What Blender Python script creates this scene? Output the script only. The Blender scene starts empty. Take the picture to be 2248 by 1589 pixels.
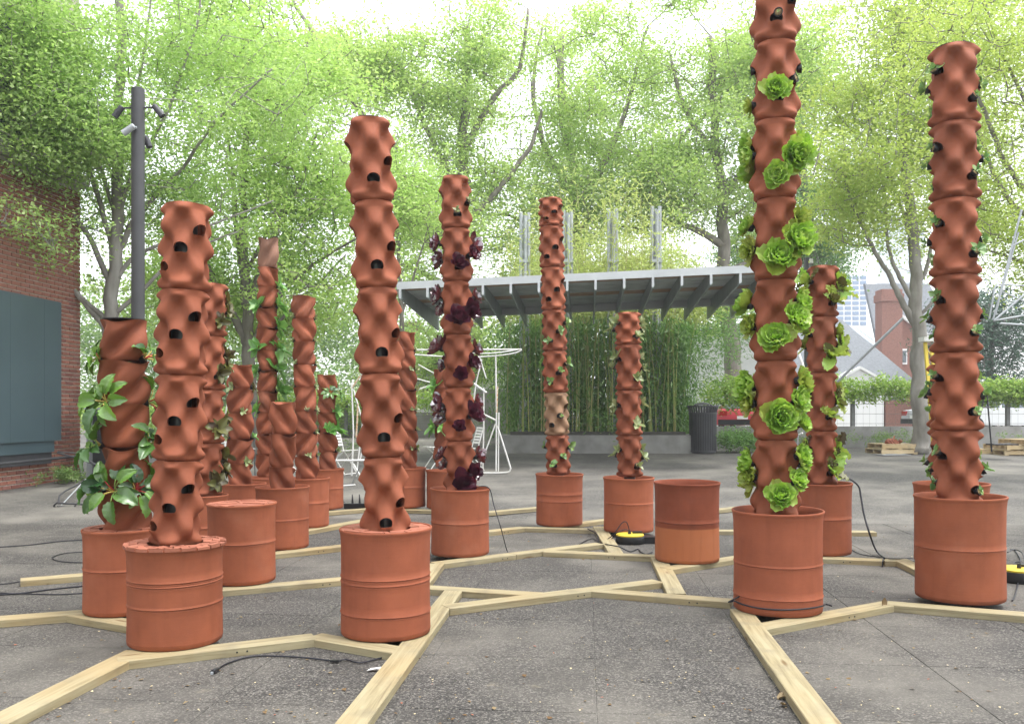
import bpy, math, random
import numpy as np
from mathutils import Vector, Matrix, Euler

random.seed(7)
rng = np.random.default_rng(7)
SC = bpy.context.scene
COL = SC.collection
PI = math.pi

# ---------------------------------------------------------------- camera
F, CX, CY, H = 1950.0, 1124.0, 903.0, 1.38
cam = bpy.data.cameras.new('camera')
cam.sensor_width = 36.0
cam.sensor_fit = 'HORIZONTAL'
cam.lens = F / 2248 * 36
cam.shift_y = (CY - 794.5) / 2248
cam.clip_start, cam.clip_end = 0.05, 2000
camo = bpy.data.objects.new('camera', cam)
camo.location = (0, 0, H)
camo.rotation_euler = (PI / 2, 0, 0)
COL.objects.link(camo)
SC.camera = camo

# ---------------------------------------------------------------- sky and sun (bright overcast)
SUN_EL, SUN_AZ = math.radians(72), math.radians(110)   # azimuth from +Y towards +X: high on the right
W = bpy.data.worlds.new('World')
SC.world = W
W.use_nodes = True
wn, wl = W.node_tree.nodes, W.node_tree.links
wn.clear()
sky = wn.new('ShaderNodeTexSky')
sky.sky_type = 'NISHITA'
sky.sun_disc = False
sky.sun_elevation = SUN_EL
sky.sun_rotation = SUN_AZ
sky.air_density = 1.0
sky.dust_density = 2.0
sky.ozone_density = 1.0
hs = wn.new('ShaderNodeHueSaturation')
hs.inputs['Saturation'].default_value = 0.18
hs.inputs['Value'].default_value = 1.0
bg = wn.new('ShaderNodeBackground')
bg.inputs['Strength'].default_value = 0.15
wo = wn.new('ShaderNodeOutputWorld')
wl.new(sky.outputs[0], hs.inputs['Color'])
wl.new(hs.outputs[0], bg.inputs['Color'])
wl.new(bg.outputs[0], wo.inputs['Surface'])

sun = bpy.data.lights.new('sun', 'SUN')
sun.energy = 0.7
sun.angle = math.radians(18)
sun.color = (1.0, 0.965, 0.91)
suno = bpy.data.objects.new('sun', sun)
d = Vector((math.sin(SUN_AZ) * math.cos(SUN_EL), math.cos(SUN_AZ) * math.cos(SUN_EL), math.sin(SUN_EL)))
suno.rotation_euler = d.to_track_quat('Z', 'Y').to_euler()
suno.location = (6, -6, 20)
COL.objects.link(suno)

SC.view_settings.view_transform = 'Standard'
SC.view_settings.look = 'None'
SC.view_settings.exposure = 2.03
SC.view_settings.gamma = 1.0
SC.view_settings.use_curve_mapping = False
SC.render.engine = 'CYCLES'
SC.cycles.max_bounces = 8
SC.cycles.diffuse_bounces = 4
SC.cycles.transmission_bounces = 4
SC.cycles.transparent_max_bounces = 6

# ---------------------------------------------------------------- places
SL0, SLOPE, SL1 = 11.5, 0.03, 30.0
def GZ(Y):
    return SLOPE * (min(max(Y, SL0), SL1) - SL0)
def P(px, py, D):
    return Vector(((px - CX) / F * D, D, H - (py - CY) / F * D))
def GD(py, z=0.0):
    s = (py - CY) / F
    D = (H - z) / s if s > 0 else 1e9
    if D > SL0:
        D = (H - z + SLOPE * SL0) / (s + SLOPE)
    return D
def G(px, py, z=0.0):
    D = GD(py, z)
    return Vector(((px - CX) / F * D, D, GZ(D) + z))

# ---------------------------------------------------------------- materials
MATS = {}
def mat(name, col, rough=0.6, spec=0.3, metal=0.0, var=None, bump=None, col2=None, world=False, stretch=None):
    """Principled with optional colour variation var=(scale, detail) towards col2 and noise bump=(scale, strength)."""
    if name in MATS:
        return MATS[name]
    m = bpy.data.materials.new(name)
    m.use_nodes = True
    n, l = m.node_tree.nodes, m.node_tree.links
    b = n['Principled BSDF']
    b.inputs['Base Color'].default_value = (*col, 1)
    b.inputs['Roughness'].default_value = rough
    b.inputs['Specular IOR Level'].default_value = spec
    b.inputs['Metallic'].default_value = metal
    vec = None
    if var or bump:
        if world:
            g = n.new('ShaderNodeNewGeometry'); vec = g.outputs['Position']
        else:
            g = n.new('ShaderNodeTexCoord'); vec = g.outputs['Object']
        if stretch:
            mp = n.new('ShaderNodeMapping'); mp.inputs['Scale'].default_value = stretch
            l.new(vec, mp.inputs['Vector']); vec = mp.outputs[0]
    if var:
        t = n.new('ShaderNodeTexNoise'); t.inputs['Scale'].default_value = var[0]; t.inputs['Detail'].default_value = var[1]
        l.new(vec, t.inputs['Vector'])
        r = n.new('ShaderNodeMapRange'); r.inputs[1].default_value = .33; r.inputs[2].default_value = .67
        l.new(t.outputs['Fac'], r.inputs[0])
        x = n.new('ShaderNodeMix'); x.data_type = 'RGBA'
        x.inputs[6].default_value = (*col, 1); x.inputs[7].default_value = (*(col2 or [c * .7 for c in col]), 1)
        l.new(r.outputs[0], x.inputs[0]); l.new(x.outputs[2], b.inputs['Base Color'])
    if bump:
        t = n.new('ShaderNodeTexNoise'); t.inputs['Scale'].default_value = bump[0]; t.inputs['Detail'].default_value = 4
        l.new(vec, t.inputs['Vector'])
        u = n.new('ShaderNodeBump'); u.inputs['Strength'].default_value = bump[1]; u.inputs['Distance'].default_value = .01
        l.new(t.outputs['Fac'], u.inputs['Height']); l.new(u.outputs[0], b.inputs['Normal'])
    MATS[name] = m
    return m

def clay(name, top, bot=None, split=None, k=1.0):
    """terracotta: blotchy fired clay with fine throwing lines; bot/split give a barrel whose lower half was cast from a paler batch"""
    m = bpy.data.materials.new(name); m.use_nodes = True
    n, l = m.node_tree.nodes, m.node_tree.links
    b = n['Principled BSDF']; b.inputs['Roughness'].default_value = .7; b.inputs['Specular IOR Level'].default_value = .2
    tc = n.new('ShaderNodeTexCoord'); oi = n.new('ShaderNodeObjectInfo')
    add = n.new('ShaderNodeVectorMath'); add.operation = 'ADD'
    l.new(tc.outputs['Object'], add.inputs[0])
    sc = n.new('ShaderNodeVectorMath'); sc.operation = 'SCALE'; sc.inputs[0].default_value = (9, 7, 5)
    l.new(oi.outputs['Random'], sc.inputs['Scale']); l.new(sc.outputs[0], add.inputs[1])
    t1 = n.new('ShaderNodeTexNoise'); t1.inputs['Scale'].default_value = 5; t1.inputs['Detail'].default_value = 6; t1.inputs['Roughness'].default_value = .6
    l.new(add.outputs[0], t1.inputs['Vector'])
    base = n.new('ShaderNodeMix'); base.data_type = 'RGBA'
    base.inputs[6].default_value = (*[c * .85 for c in top], 1); base.inputs[7].default_value = (*[min(1, c * 1.12) for c in top], 1)
    mr = n.new('ShaderNodeMapRange'); mr.inputs[1].default_value = .3; mr.inputs[2].default_value = .7
    l.new(t1.outputs['Fac'], mr.inputs[0]); l.new(mr.outputs[0], base.inputs[0])
    out = base.outputs[2]
    if bot:
        sx = n.new('ShaderNodeSeparateXYZ'); l.new(tc.outputs['Object'], sx.inputs[0])
        st = n.new('ShaderNodeMapRange'); st.inputs[1].default_value = split - .006; st.inputs[2].default_value = split + .006
        l.new(sx.outputs[2], st.inputs[0])
        mx = n.new('ShaderNodeMix'); mx.data_type = 'RGBA'; mx.inputs[6].default_value = (*bot, 1)
        l.new(st.outputs[0], mx.inputs[0]); l.new(out, mx.inputs[7]); out = mx.outputs[2]
    hv = n.new('ShaderNodeHueSaturation')
    vr = n.new('ShaderNodeMapRange'); vr.inputs[3].default_value = .88; vr.inputs[4].default_value = 1.1
    l.new(oi.outputs['Random'], vr.inputs[0]); l.new(vr.outputs[0], hv.inputs['Value']); l.new(out, hv.inputs['Color'])
    # pale salts in small drifts
    t2 = n.new('ShaderNodeTexNoise'); t2.inputs['Scale'].default_value = 2.3; t2.inputs['Detail'].default_value = 8
    l.new(add.outputs[0], t2.inputs['Vector'])
    r2 = n.new('ShaderNodeMapRange'); r2.inputs[1].default_value = .6; r2.inputs[2].default_value = .8; r2.inputs[4].default_value = .22
    l.new(t2.outputs['Fac'], r2.inputs[0])
    m2 = n.new('ShaderNodeMix'); m2.data_type = 'RGBA'; m2.inputs[7].default_value = (.42, .22, .15, 1)
    l.new(r2.outputs[0], m2.inputs[0]); l.new(hv.outputs[0], m2.inputs[6]); l.new(m2.outputs[2], b.inputs['Base Color'])
    ms = n.new('ShaderNodeMapping'); ms.inputs['Scale'].default_value = (9, 9, .9); l.new(add.outputs[0], ms.inputs['Vector'])
    ts = n.new('ShaderNodeTexNoise'); ts.inputs['Scale'].default_value = 1.6; ts.inputs['Detail'].default_value = 5; l.new(ms.outputs[0], ts.inputs['Vector'])
    rs = n.new('ShaderNodeMapRange'); rs.inputs[1].default_value = .52; rs.inputs[2].default_value = .74; rs.inputs[4].default_value = .26; l.new(ts.outputs['Fac'], rs.inputs[0])
    m5 = n.new('ShaderNodeMix'); m5.data_type = 'RGBA'; m5.inputs[7].default_value = (*[c * .55 for c in top], 1)
    l.new(rs.outputs[0], m5.inputs[0]); l.new(m2.outputs[2], m5.inputs[6]); l.new(m5.outputs[2], b.inputs['Base Color'])
    mp = n.new('ShaderNodeMapping'); mp.inputs['Scale'].default_value = (6, 6, 70); l.new(add.outputs[0], mp.inputs['Vector'])
    t3 = n.new('ShaderNodeTexNoise'); t3.inputs['Scale'].default_value = 1; t3.inputs['Detail'].default_value = 5; l.new(mp.outputs[0], t3.inputs['Vector'])
    t4 = n.new('ShaderNodeTexNoise'); t4.inputs['Scale'].default_value = 160; t4.inputs['Detail'].default_value = 2; l.new(add.outputs[0], t4.inputs['Vector'])
    ma = n.new('ShaderNodeMath'); ma.operation = 'MULTIPLY_ADD'; ma.inputs[1].default_value = .45
    l.new(t4.outputs['Fac'], ma.inputs[0]); l.new(t3.outputs['Fac'], ma.inputs[2])
    bu = n.new('ShaderNodeBump'); bu.inputs['Strength'].default_value = .16 * k; bu.inputs['Distance'].default_value = .006
    l.new(ma.outputs[0], bu.inputs['Height']); l.new(bu.outputs[0], b.inputs['Normal'])
    return m

def leafmat(name, a, b_, trans=.45, gloss=.06, tcol=None, rough=.45, vein=False):
    """thin leaf: diffuse front, light coming through, per-leaf colour"""
    m = bpy.data.materials.new(name); m.use_nodes = True
    n, l = m.node_tree.nodes, m.node_tree.links
    n.clear()
    out = n.new('ShaderNodeOutputMaterial')
    ge = n.new('ShaderNodeNewGeometry'); oi = n.new('ShaderNodeObjectInfo')
    ad = n.new('ShaderNodeMath'); ad.operation = 'ADD'; l.new(ge.outputs['Random Per Island'], ad.inputs[0]); l.new(oi.outputs['Random'], ad.inputs[1])
    fr = n.new('ShaderNodeMath'); fr.operation = 'FRACT'; l.new(ad.outputs[0], fr.inputs[0])
    mx = n.new('ShaderNodeMix'); mx.data_type = 'RGBA'; mx.inputs[6].default_value = (*a, 1); mx.inputs[7].default_value = (*b_, 1)
    l.new(fr.outputs[0], mx.inputs[0])
    c = mx.outputs[2]
    if vein:
        tc = n.new('ShaderNodeTexCoord')
        no = n.new('ShaderNodeTexNoise'); no.inputs['Scale'].default_value = 30; no.inputs['Detail'].default_value = 3; l.new(tc.outputs['Object'], no.inputs['Vector'])
        m3 = n.new('ShaderNodeMix'); m3.data_type = 'RGBA'; m3.blend_type = 'MULTIPLY'; m3.inputs[0].default_value = .55
        mr = n.new('ShaderNodeMapRange'); mr.inputs[1].default_value = .3; mr.inputs[2].default_value = .7; mr.inputs[3].default_value = .55; mr.inputs[4].default_value = 1.25
        l.new(no.outputs['Fac'], mr.inputs[0]); l.new(c, m3.inputs[6]); l.new(mr.outputs[0], m3.inputs[7]); c = m3.outputs[2]
    di = n.new('ShaderNodeBsdfDiffuse'); tr = n.new('ShaderNodeBsdfTranslucent'); gl = n.new('ShaderNodeBsdfGlossy'); gl.inputs['Roughness'].default_value = rough
    l.new(c, di.inputs['Color'])
    if tcol:
        t2 = n.new('ShaderNodeMix'); t2.data_type = 'RGBA'; t2.blend_type = 'MULTIPLY'; t2.inputs[0].default_value = 1; t2.inputs[7].default_value = (*tcol, 1)
        l.new(c, t2.inputs[6]); l.new(t2.outputs[2], tr.inputs['Color'])
    else:
        l.new(c, tr.inputs['Color'])
    s1 = n.new('ShaderNodeMixShader'); s1.inputs[0].default_value = trans; l.new(di.outputs[0], s1.inputs[1]); l.new(tr.outputs[0], s1.inputs[2])
    s2 = n.new('ShaderNodeMixShader'); s2.inputs[0].default_value = gloss; l.new(s1.outputs[0], s2.inputs[1]); l.new(gl.outputs[0], s2.inputs[2])
    l.new(s2.outputs[0], out.inputs['Surface'])
    return m

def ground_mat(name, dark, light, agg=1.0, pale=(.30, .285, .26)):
    """exposed-aggregate concrete: pebbles, pale and damp patches, moss flecks, all in world space so no slab repeats"""
    m = bpy.data.materials.new(name); m.use_nodes = True
    n, l = m.node_tree.nodes, m.node_tree.links
    b = n['Principled BSDF']; b.inputs['Roughness'].default_value = .8; b.inputs['Specular IOR Level'].default_value = .25
    g = n.new('ShaderNodeNewGeometry'); p = g.outputs['Position']
    v = n.new('ShaderNodeTexVoronoi'); v.inputs['Scale'].default_value = 120; l.new(p, v.inputs['Vector'])
    s = n.new('ShaderNodeSeparateColor'); l.new(v.outputs['Color'], s.inputs[0])
    cr = n.new('ShaderNodeValToRGB')
    e = cr.color_ramp.elements
    e[0].position = 0; e[0].color = (*[c * .55 for c in dark], 1)
    e[1].position = 1; e[1].color = (*[c * 1.5 for c in light], 1)
    x = cr.color_ramp.elements.new(.55); x.color = (*dark, 1)
    x = cr.color_ramp.elements.new(.85); x.color = (*light, 1)
    l.new(s.outputs[0], cr.inputs[0])
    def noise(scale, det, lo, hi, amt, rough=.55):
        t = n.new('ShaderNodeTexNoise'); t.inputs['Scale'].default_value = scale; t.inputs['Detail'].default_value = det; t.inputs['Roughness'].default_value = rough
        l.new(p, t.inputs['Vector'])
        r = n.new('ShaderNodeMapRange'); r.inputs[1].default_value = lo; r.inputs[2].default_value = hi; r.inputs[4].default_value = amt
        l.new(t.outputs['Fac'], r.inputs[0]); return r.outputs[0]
    def mix(fac, a, colr):
        k = n.new('ShaderNodeMix'); k.data_type = 'RGBA'; l.new(fac, k.inputs[0]); l.new(a, k.inputs[6]); k.inputs[7].default_value = (*colr, 1); return k.outputs[2]
    c = cr.outputs[0]
    c = mix(noise(.7, 4, .44, .66, .68), c, pale)            # large soft paler patches
    c = mix(noise(1.7, 5, .50, .72, .45), c, [q * .6 for q in dark])   # damp patches
    c = mix(noise(3.5, 8, .62, .78, .45, .7), c, (.34, .29, .20))      # sawdust
    c = mix(noise(.9, 8, .66, .8, .30, .7), c, (.10, .12, .05))        # moss
    l.new(c, b.inputs['Base Color'])
    bu = n.new('ShaderNodeBump'); bu.inputs['Strength'].default_value = .55 * agg; bu.inputs['Distance'].default_value = .004; bu.invert = True
    l.new(v.outputs['Distance'], bu.inputs['Height']); l.new(bu.outputs[0], b.inputs['Normal'])
    return m

def wood_mat(name, a, b_, dark):
    m = bpy.data.materials.new(name); m.use_nodes = True
    n, l = m.node_tree.nodes, m.node_tree.links
    b = n['Principled BSDF']; b.inputs['Roughness'].default_value = .65; b.inputs['Specular IOR Level'].default_value = .25
    tc = n.new('ShaderNodeTexCoord'); oi = n.new('ShaderNodeObjectInfo')
    ad = n.new('ShaderNodeVectorMath'); ad.operation = 'ADD'; l.new(tc.outputs['Object'], ad.inputs[0])
    sv = n.new('ShaderNodeVectorMath'); sv.operation = 'SCALE'; sv.inputs[0].default_value = (11, 3, 2); l.new(oi.outputs['Random'], sv.inputs['Scale']); l.new(sv.outputs[0], ad.inputs[1])
    mp = n.new('ShaderNodeMapping'); mp.inputs['Scale'].default_value = (1.2, 26, 26); l.new(ad.outputs[0], mp.inputs['Vector'])
    t = n.new('ShaderNodeTexNoise'); t.inputs['Scale'].default_value = 1.5; t.inputs['Detail'].default_value = 7; t.inputs['Roughness'].default_value = .6; t.inputs['Distortion'].default_value = .6; l.new(mp.outputs[0], t.inputs['Vector'])
    cr = n.new('ShaderNodeValToRGB'); e = cr.color_ramp.elements
    e[0].position = .30; e[0].color = (*dark, 1); e[1].position = .62; e[1].color = (*a, 1)
    x = e.new(.46); x.color = (*b_, 1)
    l.new(t.outputs['Fac'], cr.inputs[0])
    t2 = n.new('ShaderNodeTexNoise'); t2.inputs['Scale'].default_value = 1.3; t2.inputs['Detail'].default_value = 4; l.new(ad.outputs[0], t2.inputs['Vector'])
    r2 = n.new('ShaderNodeMapRange'); r2.inputs[1].default_value = .45; r2.inputs[2].default_value = .7; r2.inputs[4].default_value = .55; l.new(t2.outputs['Fac'], r2.inputs[0])
    mx = n.new('ShaderNodeMix'); mx.data_type = 'RGBA'; mx.inputs[7].default_value = (.36, .25, .115, 1); l.new(r2.outputs[0], mx.inputs[0]); l.new(cr.outputs[0], mx.inputs[6])
    mk = n.new('ShaderNodeMapping'); mk.inputs['Scale'].default_value = (1.6, 7, 7); l.new(ad.outputs[0], mk.inputs['Vector'])
    vk = n.new('ShaderNodeTexVoronoi'); vk.inputs['Scale'].default_value = 1.0; l.new(mk.outputs[0], vk.inputs['Vector'])
    rk = n.new('ShaderNodeMapRange'); rk.inputs[1].default_value = .05; rk.inputs[2].default_value = .13; rk.inputs[3].default_value = .8; rk.inputs[4].default_value = 0; l.new(vk.outputs['Distance'], rk.inputs[0])
    xk = n.new('ShaderNodeMix'); xk.data_type = 'RGBA'; xk.inputs[7].default_value = (.13, .075, .03, 1); l.new(rk.outputs[0], xk.inputs[0]); l.new(mx.outputs[2], xk.inputs[6])
    t5 = n.new('ShaderNodeTexNoise'); t5.inputs['Scale'].default_value = 5; t5.inputs['Detail'].default_value = 7; l.new(ad.outputs[0], t5.inputs['Vector'])
    r5 = n.new('ShaderNodeMapRange'); r5.inputs[1].default_value = .54; r5.inputs[2].default_value = .72; r5.inputs[4].default_value = .5; l.new(t5.outputs['Fac'], r5.inputs[0])
    x5 = n.new('ShaderNodeMix'); x5.data_type = 'RGBA'; x5.inputs[7].default_value = (.16, .14, .10, 1); l.new(r5.outputs[0], x5.inputs[0]); l.new(xk.outputs[2], x5.inputs[6])
    l.new(x5.outputs[2], b.inputs['Base Color'])
    bu = n.new('ShaderNodeBump'); bu.inputs['Strength'].default_value = .25; bu.inputs['Distance'].default_value = .004; l.new(t.outputs['Fac'], bu.inputs['Height']); l.new(bu.outputs[0], b.inputs['Normal'])
    return m

M_clay = clay('tower_clay', (.25, .075, .038))
M_clay_pale = clay('pale_clay', (.31, .185, .11))
M_clay_grey = clay('grey_clay', (.24, .125, .085))
M_barrel = clay('barrel_clay', (.305, .092, .046), k=.8)
M_barrel_red = clay('barrel_clay_red', (.265, .078, .040), k=.8)
M_barrel_two = clay('barrel_clay_two_tone', (.22, .06, .031), (.39, .13, .055), .30, k=.8)
M_lid = clay('lid_clay', (.33, .12, .075), k=2.5)
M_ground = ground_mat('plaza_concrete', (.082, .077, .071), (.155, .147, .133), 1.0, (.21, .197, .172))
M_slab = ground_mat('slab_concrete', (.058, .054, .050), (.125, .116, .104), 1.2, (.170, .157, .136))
M_wood = wood_mat('treated_pine', (.34, .295, .185), (.28, .235, .138), (.175, .138, .08))
M_bark = mat('bark', (.24, .22, .19), .9, .1, var=(7, 6), col2=(.14, .125, .105), bump=(18, .9), world=True, stretch=(1, 1, .25))
M_bark_pale = mat('pale_bark', (.30, .285, .26), .9, .1, var=(6, 6), col2=(.19, .175, .155), bump=(18, .7), world=True, stretch=(1, 1, .35))
M_pipe = mat('irrigation_pipe', (.05, .05, .055), .28, .5)
M_black = mat('black_plastic', (.015, .015, .017), .45, .4)
M_cord = mat('cord_rubber', (.012, .012, .018), .5, .35)
M_yellow = mat('yellow_plastic', (.60, .45, .05), .5, .3)
M_whitemetal = mat('white_paint', (.72, .72, .71), .45, .4, var=(9, 5), col2=(.60, .58, .54))
M_rust = mat('rusted_paint', (.45, .22, .07), .8, .2, var=(20, 4), col2=(.65, .6, .5))
M_steel = mat('galvanised_steel', (.42, .44, .46), .5, .4, .15, var=(6, 5), col2=(.34, .36, .38))
M_dark = mat('dark_metal', (.055, .055, .06), .5, .4, var=(5, 4), col2=(.04, .04, .045))
M_pole = mat('bronze_grey_paint', (.058, .058, .061), .45, .4, var=(3, 4), col2=(.046, .046, .049))
M_medium = mat('growing_medium', (.34, .25, .13), .95, .1, var=(80, 3), col2=(.16, .11, .06))
M_conc = mat('grey_concrete', (.30, .295, .28), .85, .2, var=(2.5, 7), col2=(.19, .185, .175), bump=(30, .4), world=True)
M_brick = [mat('brick_%d' % i, c, .85, .15, var=(25, 4), col2=tuple(q * .75 for q in c), bump=(60, .5), world=True)
           for i, c in enumerate([(.29, .125, .09), (.33, .14, .10), (.24, .10, .08), (.27, .125, .10)])]
M_mortar = mat('mortar', (.52, .48, .41), .95, .1, var=(14, 5), col2=(.33, .31, .27), bump=(80, .5), world=True)

L_lettuce = leafmat('lettuce_leaf', (.25, .46, .055), (.40, .60, .11), .36, .06, (1.05, 1.1, .6), vein=True)
L_lettuce2 = leafmat('young_lettuce_leaf', (.42, .60, .12), (.54, .68, .20), .36, .06, (1.05, 1.1, .6), vein=True)
L_yellow = leafmat('pale_lettuce_leaf', (.32, .45, .05), (.42, .5, .09), .4, .06, vein=True)
L_purple = leafmat('purple_leaf', (.034, .008, .02), (.13, .03, .06), .2, .26, (2, .6, .6), rough=.2, vein=True)
L_chard = leafmat('chard_leaf', (.02, .09, .02), (.17, .34, .05), .3, .10, (1.3, 1.3, .5), rough=.38, vein=True)
L_seed = leafmat('seedling_leaf', (.10, .25, .06), (.26, .40, .10), .3, .08)
L_grey = leafmat('grey_seedling_leaf', (.20, .27, .09), (.33, .36, .16), .3, .08)
L_red = leafmat('reddish_leaf', (.05, .028, .014), (.16, .17, .04), .25, .05)
L_green = leafmat('leafy_green', (.11, .30, .05), (.22, .45, .09), .4, .07)
L_t_left = leafmat('zelkova_leaf', (.30, .46, .13), (.48, .62, .24), .52, .03, (1.05, 1.15, .8))
L_t_bright = leafmat('spring_leaf', (.36, .53, .15), (.54, .66, .25), .5, .03, (1.05, 1.15, .8))
L_oak = leafmat('oak_leaf', (.34, .49, .15), (.52, .64, .25), .52, .03, (1.15, 1.2, .8))
L_oak_dark = leafmat('dark_oak_leaf', (.16, .32, .09), (.28, .44, .15), .45, .03)
L_t_right = leafmat('pale_spring_leaf', (.38, .52, .12), (.54, .63, .22), .5, .03, (1.1, 1.1, .7))
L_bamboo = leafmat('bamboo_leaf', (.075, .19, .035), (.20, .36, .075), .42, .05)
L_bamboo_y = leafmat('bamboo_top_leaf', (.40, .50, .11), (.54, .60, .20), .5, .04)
L_hedge = leafmat('vine_leaf', (.20, .37, .05), (.36, .48, .10), .45, .05)
L_shrub = leafmat('shrub_leaf', (.10, .24, .05), (.20, .36, .08), .4, .05)
L_conifer = leafmat('conifer_needle', (.03, .085, .045), (.06, .13, .07), .2, .04)
L_weed = leafmat('weed_leaf', (.11, .22, .05), (.25, .34, .11), .4, .03)
L_far = leafmat('far_leaf', (.17, .31, .08), (.30, .42, .13), .5, .02)
L_litter = leafmat('litter', (.13, .075, .035), (.26, .20, .11), .1, .02)

# ---------------------------------------------------------------- objects
def tag(o, label=None, cat=None, group=None, kind=None):
    if label: o['label'] = label
    if cat: o['category'] = cat
    if group: o['group'] = group
    if kind: o['kind'] = kind
    return o
def empty(name, loc, label=None, cat=None, group=None, rot=None):
    o = bpy.data.objects.new(name, None)
    o.empty_display_size = .1
    o.location = loc
    if rot: o.rotation_euler = rot
    COL.objects.link(o)
    return tag(o, label, cat, group)
def link(name, me, m=None, parent=None, loc=(0, 0, 0), rot=(0, 0, 0), scale=(1, 1, 1)):
    o = bpy.data.objects.new(name, me)
    if m and not me.materials: me.materials.append(m)
    COL.objects.link(o)
    if parent: o.parent = parent
    o.location = loc; o.rotation_euler = rot; o.scale = scale
    return o
def quads(name, V, m, quad=True, smooth=False):
    """V: (N,4,3) array of loose quads -> mesh"""
    V = np.asarray(V, dtype=np.float32)
    N = V.shape[0]
    me = bpy.data.meshes.new(name)
    me.vertices.add(N * 4); me.vertices.foreach_set('co', V.reshape(-1))
    me.loops.add(N * 4); me.loops.foreach_set('vertex_index', np.arange(N * 4, dtype=np.int32))
    me.polygons.add(N); me.polygons.foreach_set('loop_start', np.arange(0, N * 4, 4, dtype=np.int32))
    try: me.polygons.foreach_set('loop_total', np.full(N, 4, dtype=np.int32))
    except Exception: pass
    me.update(calc_edges=True); me.materials.append(m)
    return me

class MB:
    def __init__(s): s.v = []; s.f = []
    def add(s, vs, fs):
        k = len(s.v); s.v += [tuple(p) for p in vs]; s.f += [tuple(i + k for i in f) for f in fs]; return s
    def hexa(s, p):   # bottom ring p0..3, top ring p4..7
        return s.add(p, [(3, 2, 1, 0), (4, 5, 6, 7), (0, 1, 5, 4), (1, 2, 6, 5), (2, 3, 7, 6), (3, 0, 4, 7)])
    def box(s, c, sz, R=None):
        c = Vector(c); x, y, z = sz[0] / 2, sz[1] / 2, sz[2] / 2
        q = [Vector(t) for t in ((-x, -y, -z), (x, -y, -z), (x, y, -z), (-x, y, -z), (-x, -y, z), (x, -y, z), (x, y, z), (-x, y, z))]
        if R is not None: q = [R @ t for t in q]
        return s.hexa([c + t for t in q])
    def tube(s, pts, r, n=8, caps=True):
        pts = [Vector(p) for p in pts]
        if not hasattr(r, '__len__'): r = [r] * len(pts)
        vs, fs = [], []
        up = None
        for i, p in enumerate(pts):
            d = (pts[min(i + 1, len(pts) - 1)] - pts[max(i - 1, 0)])
            d = d.normalized() if d.length > 1e-9 else Vector((0, 0, 1))
            if up is None:
                up = d.orthogonal().normalized()
            else:
                up = (up - d * up.dot(d)); up = up.normalized() if up.length > 1e-6 else d.orthogonal().normalized()
            sd = d.cross(up)
            for k in range(n):
                a = 2 * PI * k / n
                vs.append(p + (up * math.cos(a) + sd * math.sin(a)) * r[i])
        for i in range(len(pts) - 1):
            for k in range(n):
                fs.append((i * n + k, i * n + (k + 1) % n, (i + 1) * n + (k + 1) % n, (i + 1) * n + k))
        if caps:
            fs.append(tuple(reversed(range(n)))); fs.append(tuple((len(pts) - 1) * n + k for k in range(n)))
        return s.add(vs, fs)
    def lathe(s, prof, n=32, c=(0, 0, 0), R=None, close=False):
        vs, fs = [], []
        c = Vector(c)
        for r, z in prof:
            for k in range(n):
                a = 2 * PI * k / n
                q = Vector((r * math.cos(a), r * math.sin(a), z))
                vs.append(c + (R @ q if R is not None else q))
        m = len(prof)
        for i in range(m - 1 if not close else m):
            j = (i + 1) % m
            for k in range(n):
                fs.append((i * n + k, i * n + (k + 1) % n, j * n + (k + 1) % n, j * n + k))
        if not close:
            fs.append(tuple(reversed(range(n)))); fs.append(tuple((m - 1) * n + k for k in range(n)))
        return s.add(vs, fs)
    def mesh(s, name, m=None, smooth=False, sharp=None):
        me = bpy.data.meshes.new(name); me.from_pydata(s.v, [], s.f); me.update()
        if m: me.materials.append(m)
        if smooth:
            me.polygons.foreach_set('use_smooth', [True] * len(me.polygons))
            if sharp: me.set_sharp_from_angle(angle=math.radians(sharp))
        return me
    def build(s, name, m, parent=None, smooth=False, sharp=None, origin=None):
        o = Vector(origin) if origin is not None else (Vector(parent.location) if parent else None)
        if o is None:
            A = np.array(s.v); o = Vector((A[:, 0].mean(), A[:, 1].mean(), A[:, 2].min()))
        s.v = [(p[0] - o.x, p[1] - o.y, p[2] - o.z) for p in s.v]
        me = s.mesh(name, m, smooth, sharp)
        return link(name, me, None, parent, (0, 0, 0) if parent else o)
def cyl(pts, r, n=8): return MB().tube(pts, r, n)
def smooth_path(pts, k=6):
    """Catmull-Rom through pts"""
    pts = [Vector(p) for p in pts]; out = []
    for i in range(len(pts) - 1):
        a, b, c, d_ = pts[max(i - 1, 0)], pts[i], pts[i + 1], pts[min(i + 2, len(pts) - 1)]
        for j in range(k):
            t = j / k
            out.append(.5 * ((2 * b) + (c - a) * t + (2 * a - 5 * b + 4 * c - d_) * t * t + (3 * b - a - 3 * c + d_) * t ** 3))
    out.append(pts[-1]); return out

# ================================================================ SETTING
# ground sheet out to the horizon, rising gently behind the installation
ys = [-12, 0, 6, SL0, 16, 22, SL1, 60, 140, 300]
vs, fs = [], []
for j, y in enumerate(ys):
    for i, x in enumerate((-250, -30, 0, 30, 250)):
        vs.append((x, y, GZ(y) - .005))
for j in range(len(ys) - 1):
    for i in range(4):
        a = j * 5 + i; fs.append((a, a + 1, a + 6, a + 5))
ground = MB().add(vs, fs).build('ground', M_ground, origin=(0, 0, 0)); tag(ground, kind='structure')
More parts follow.
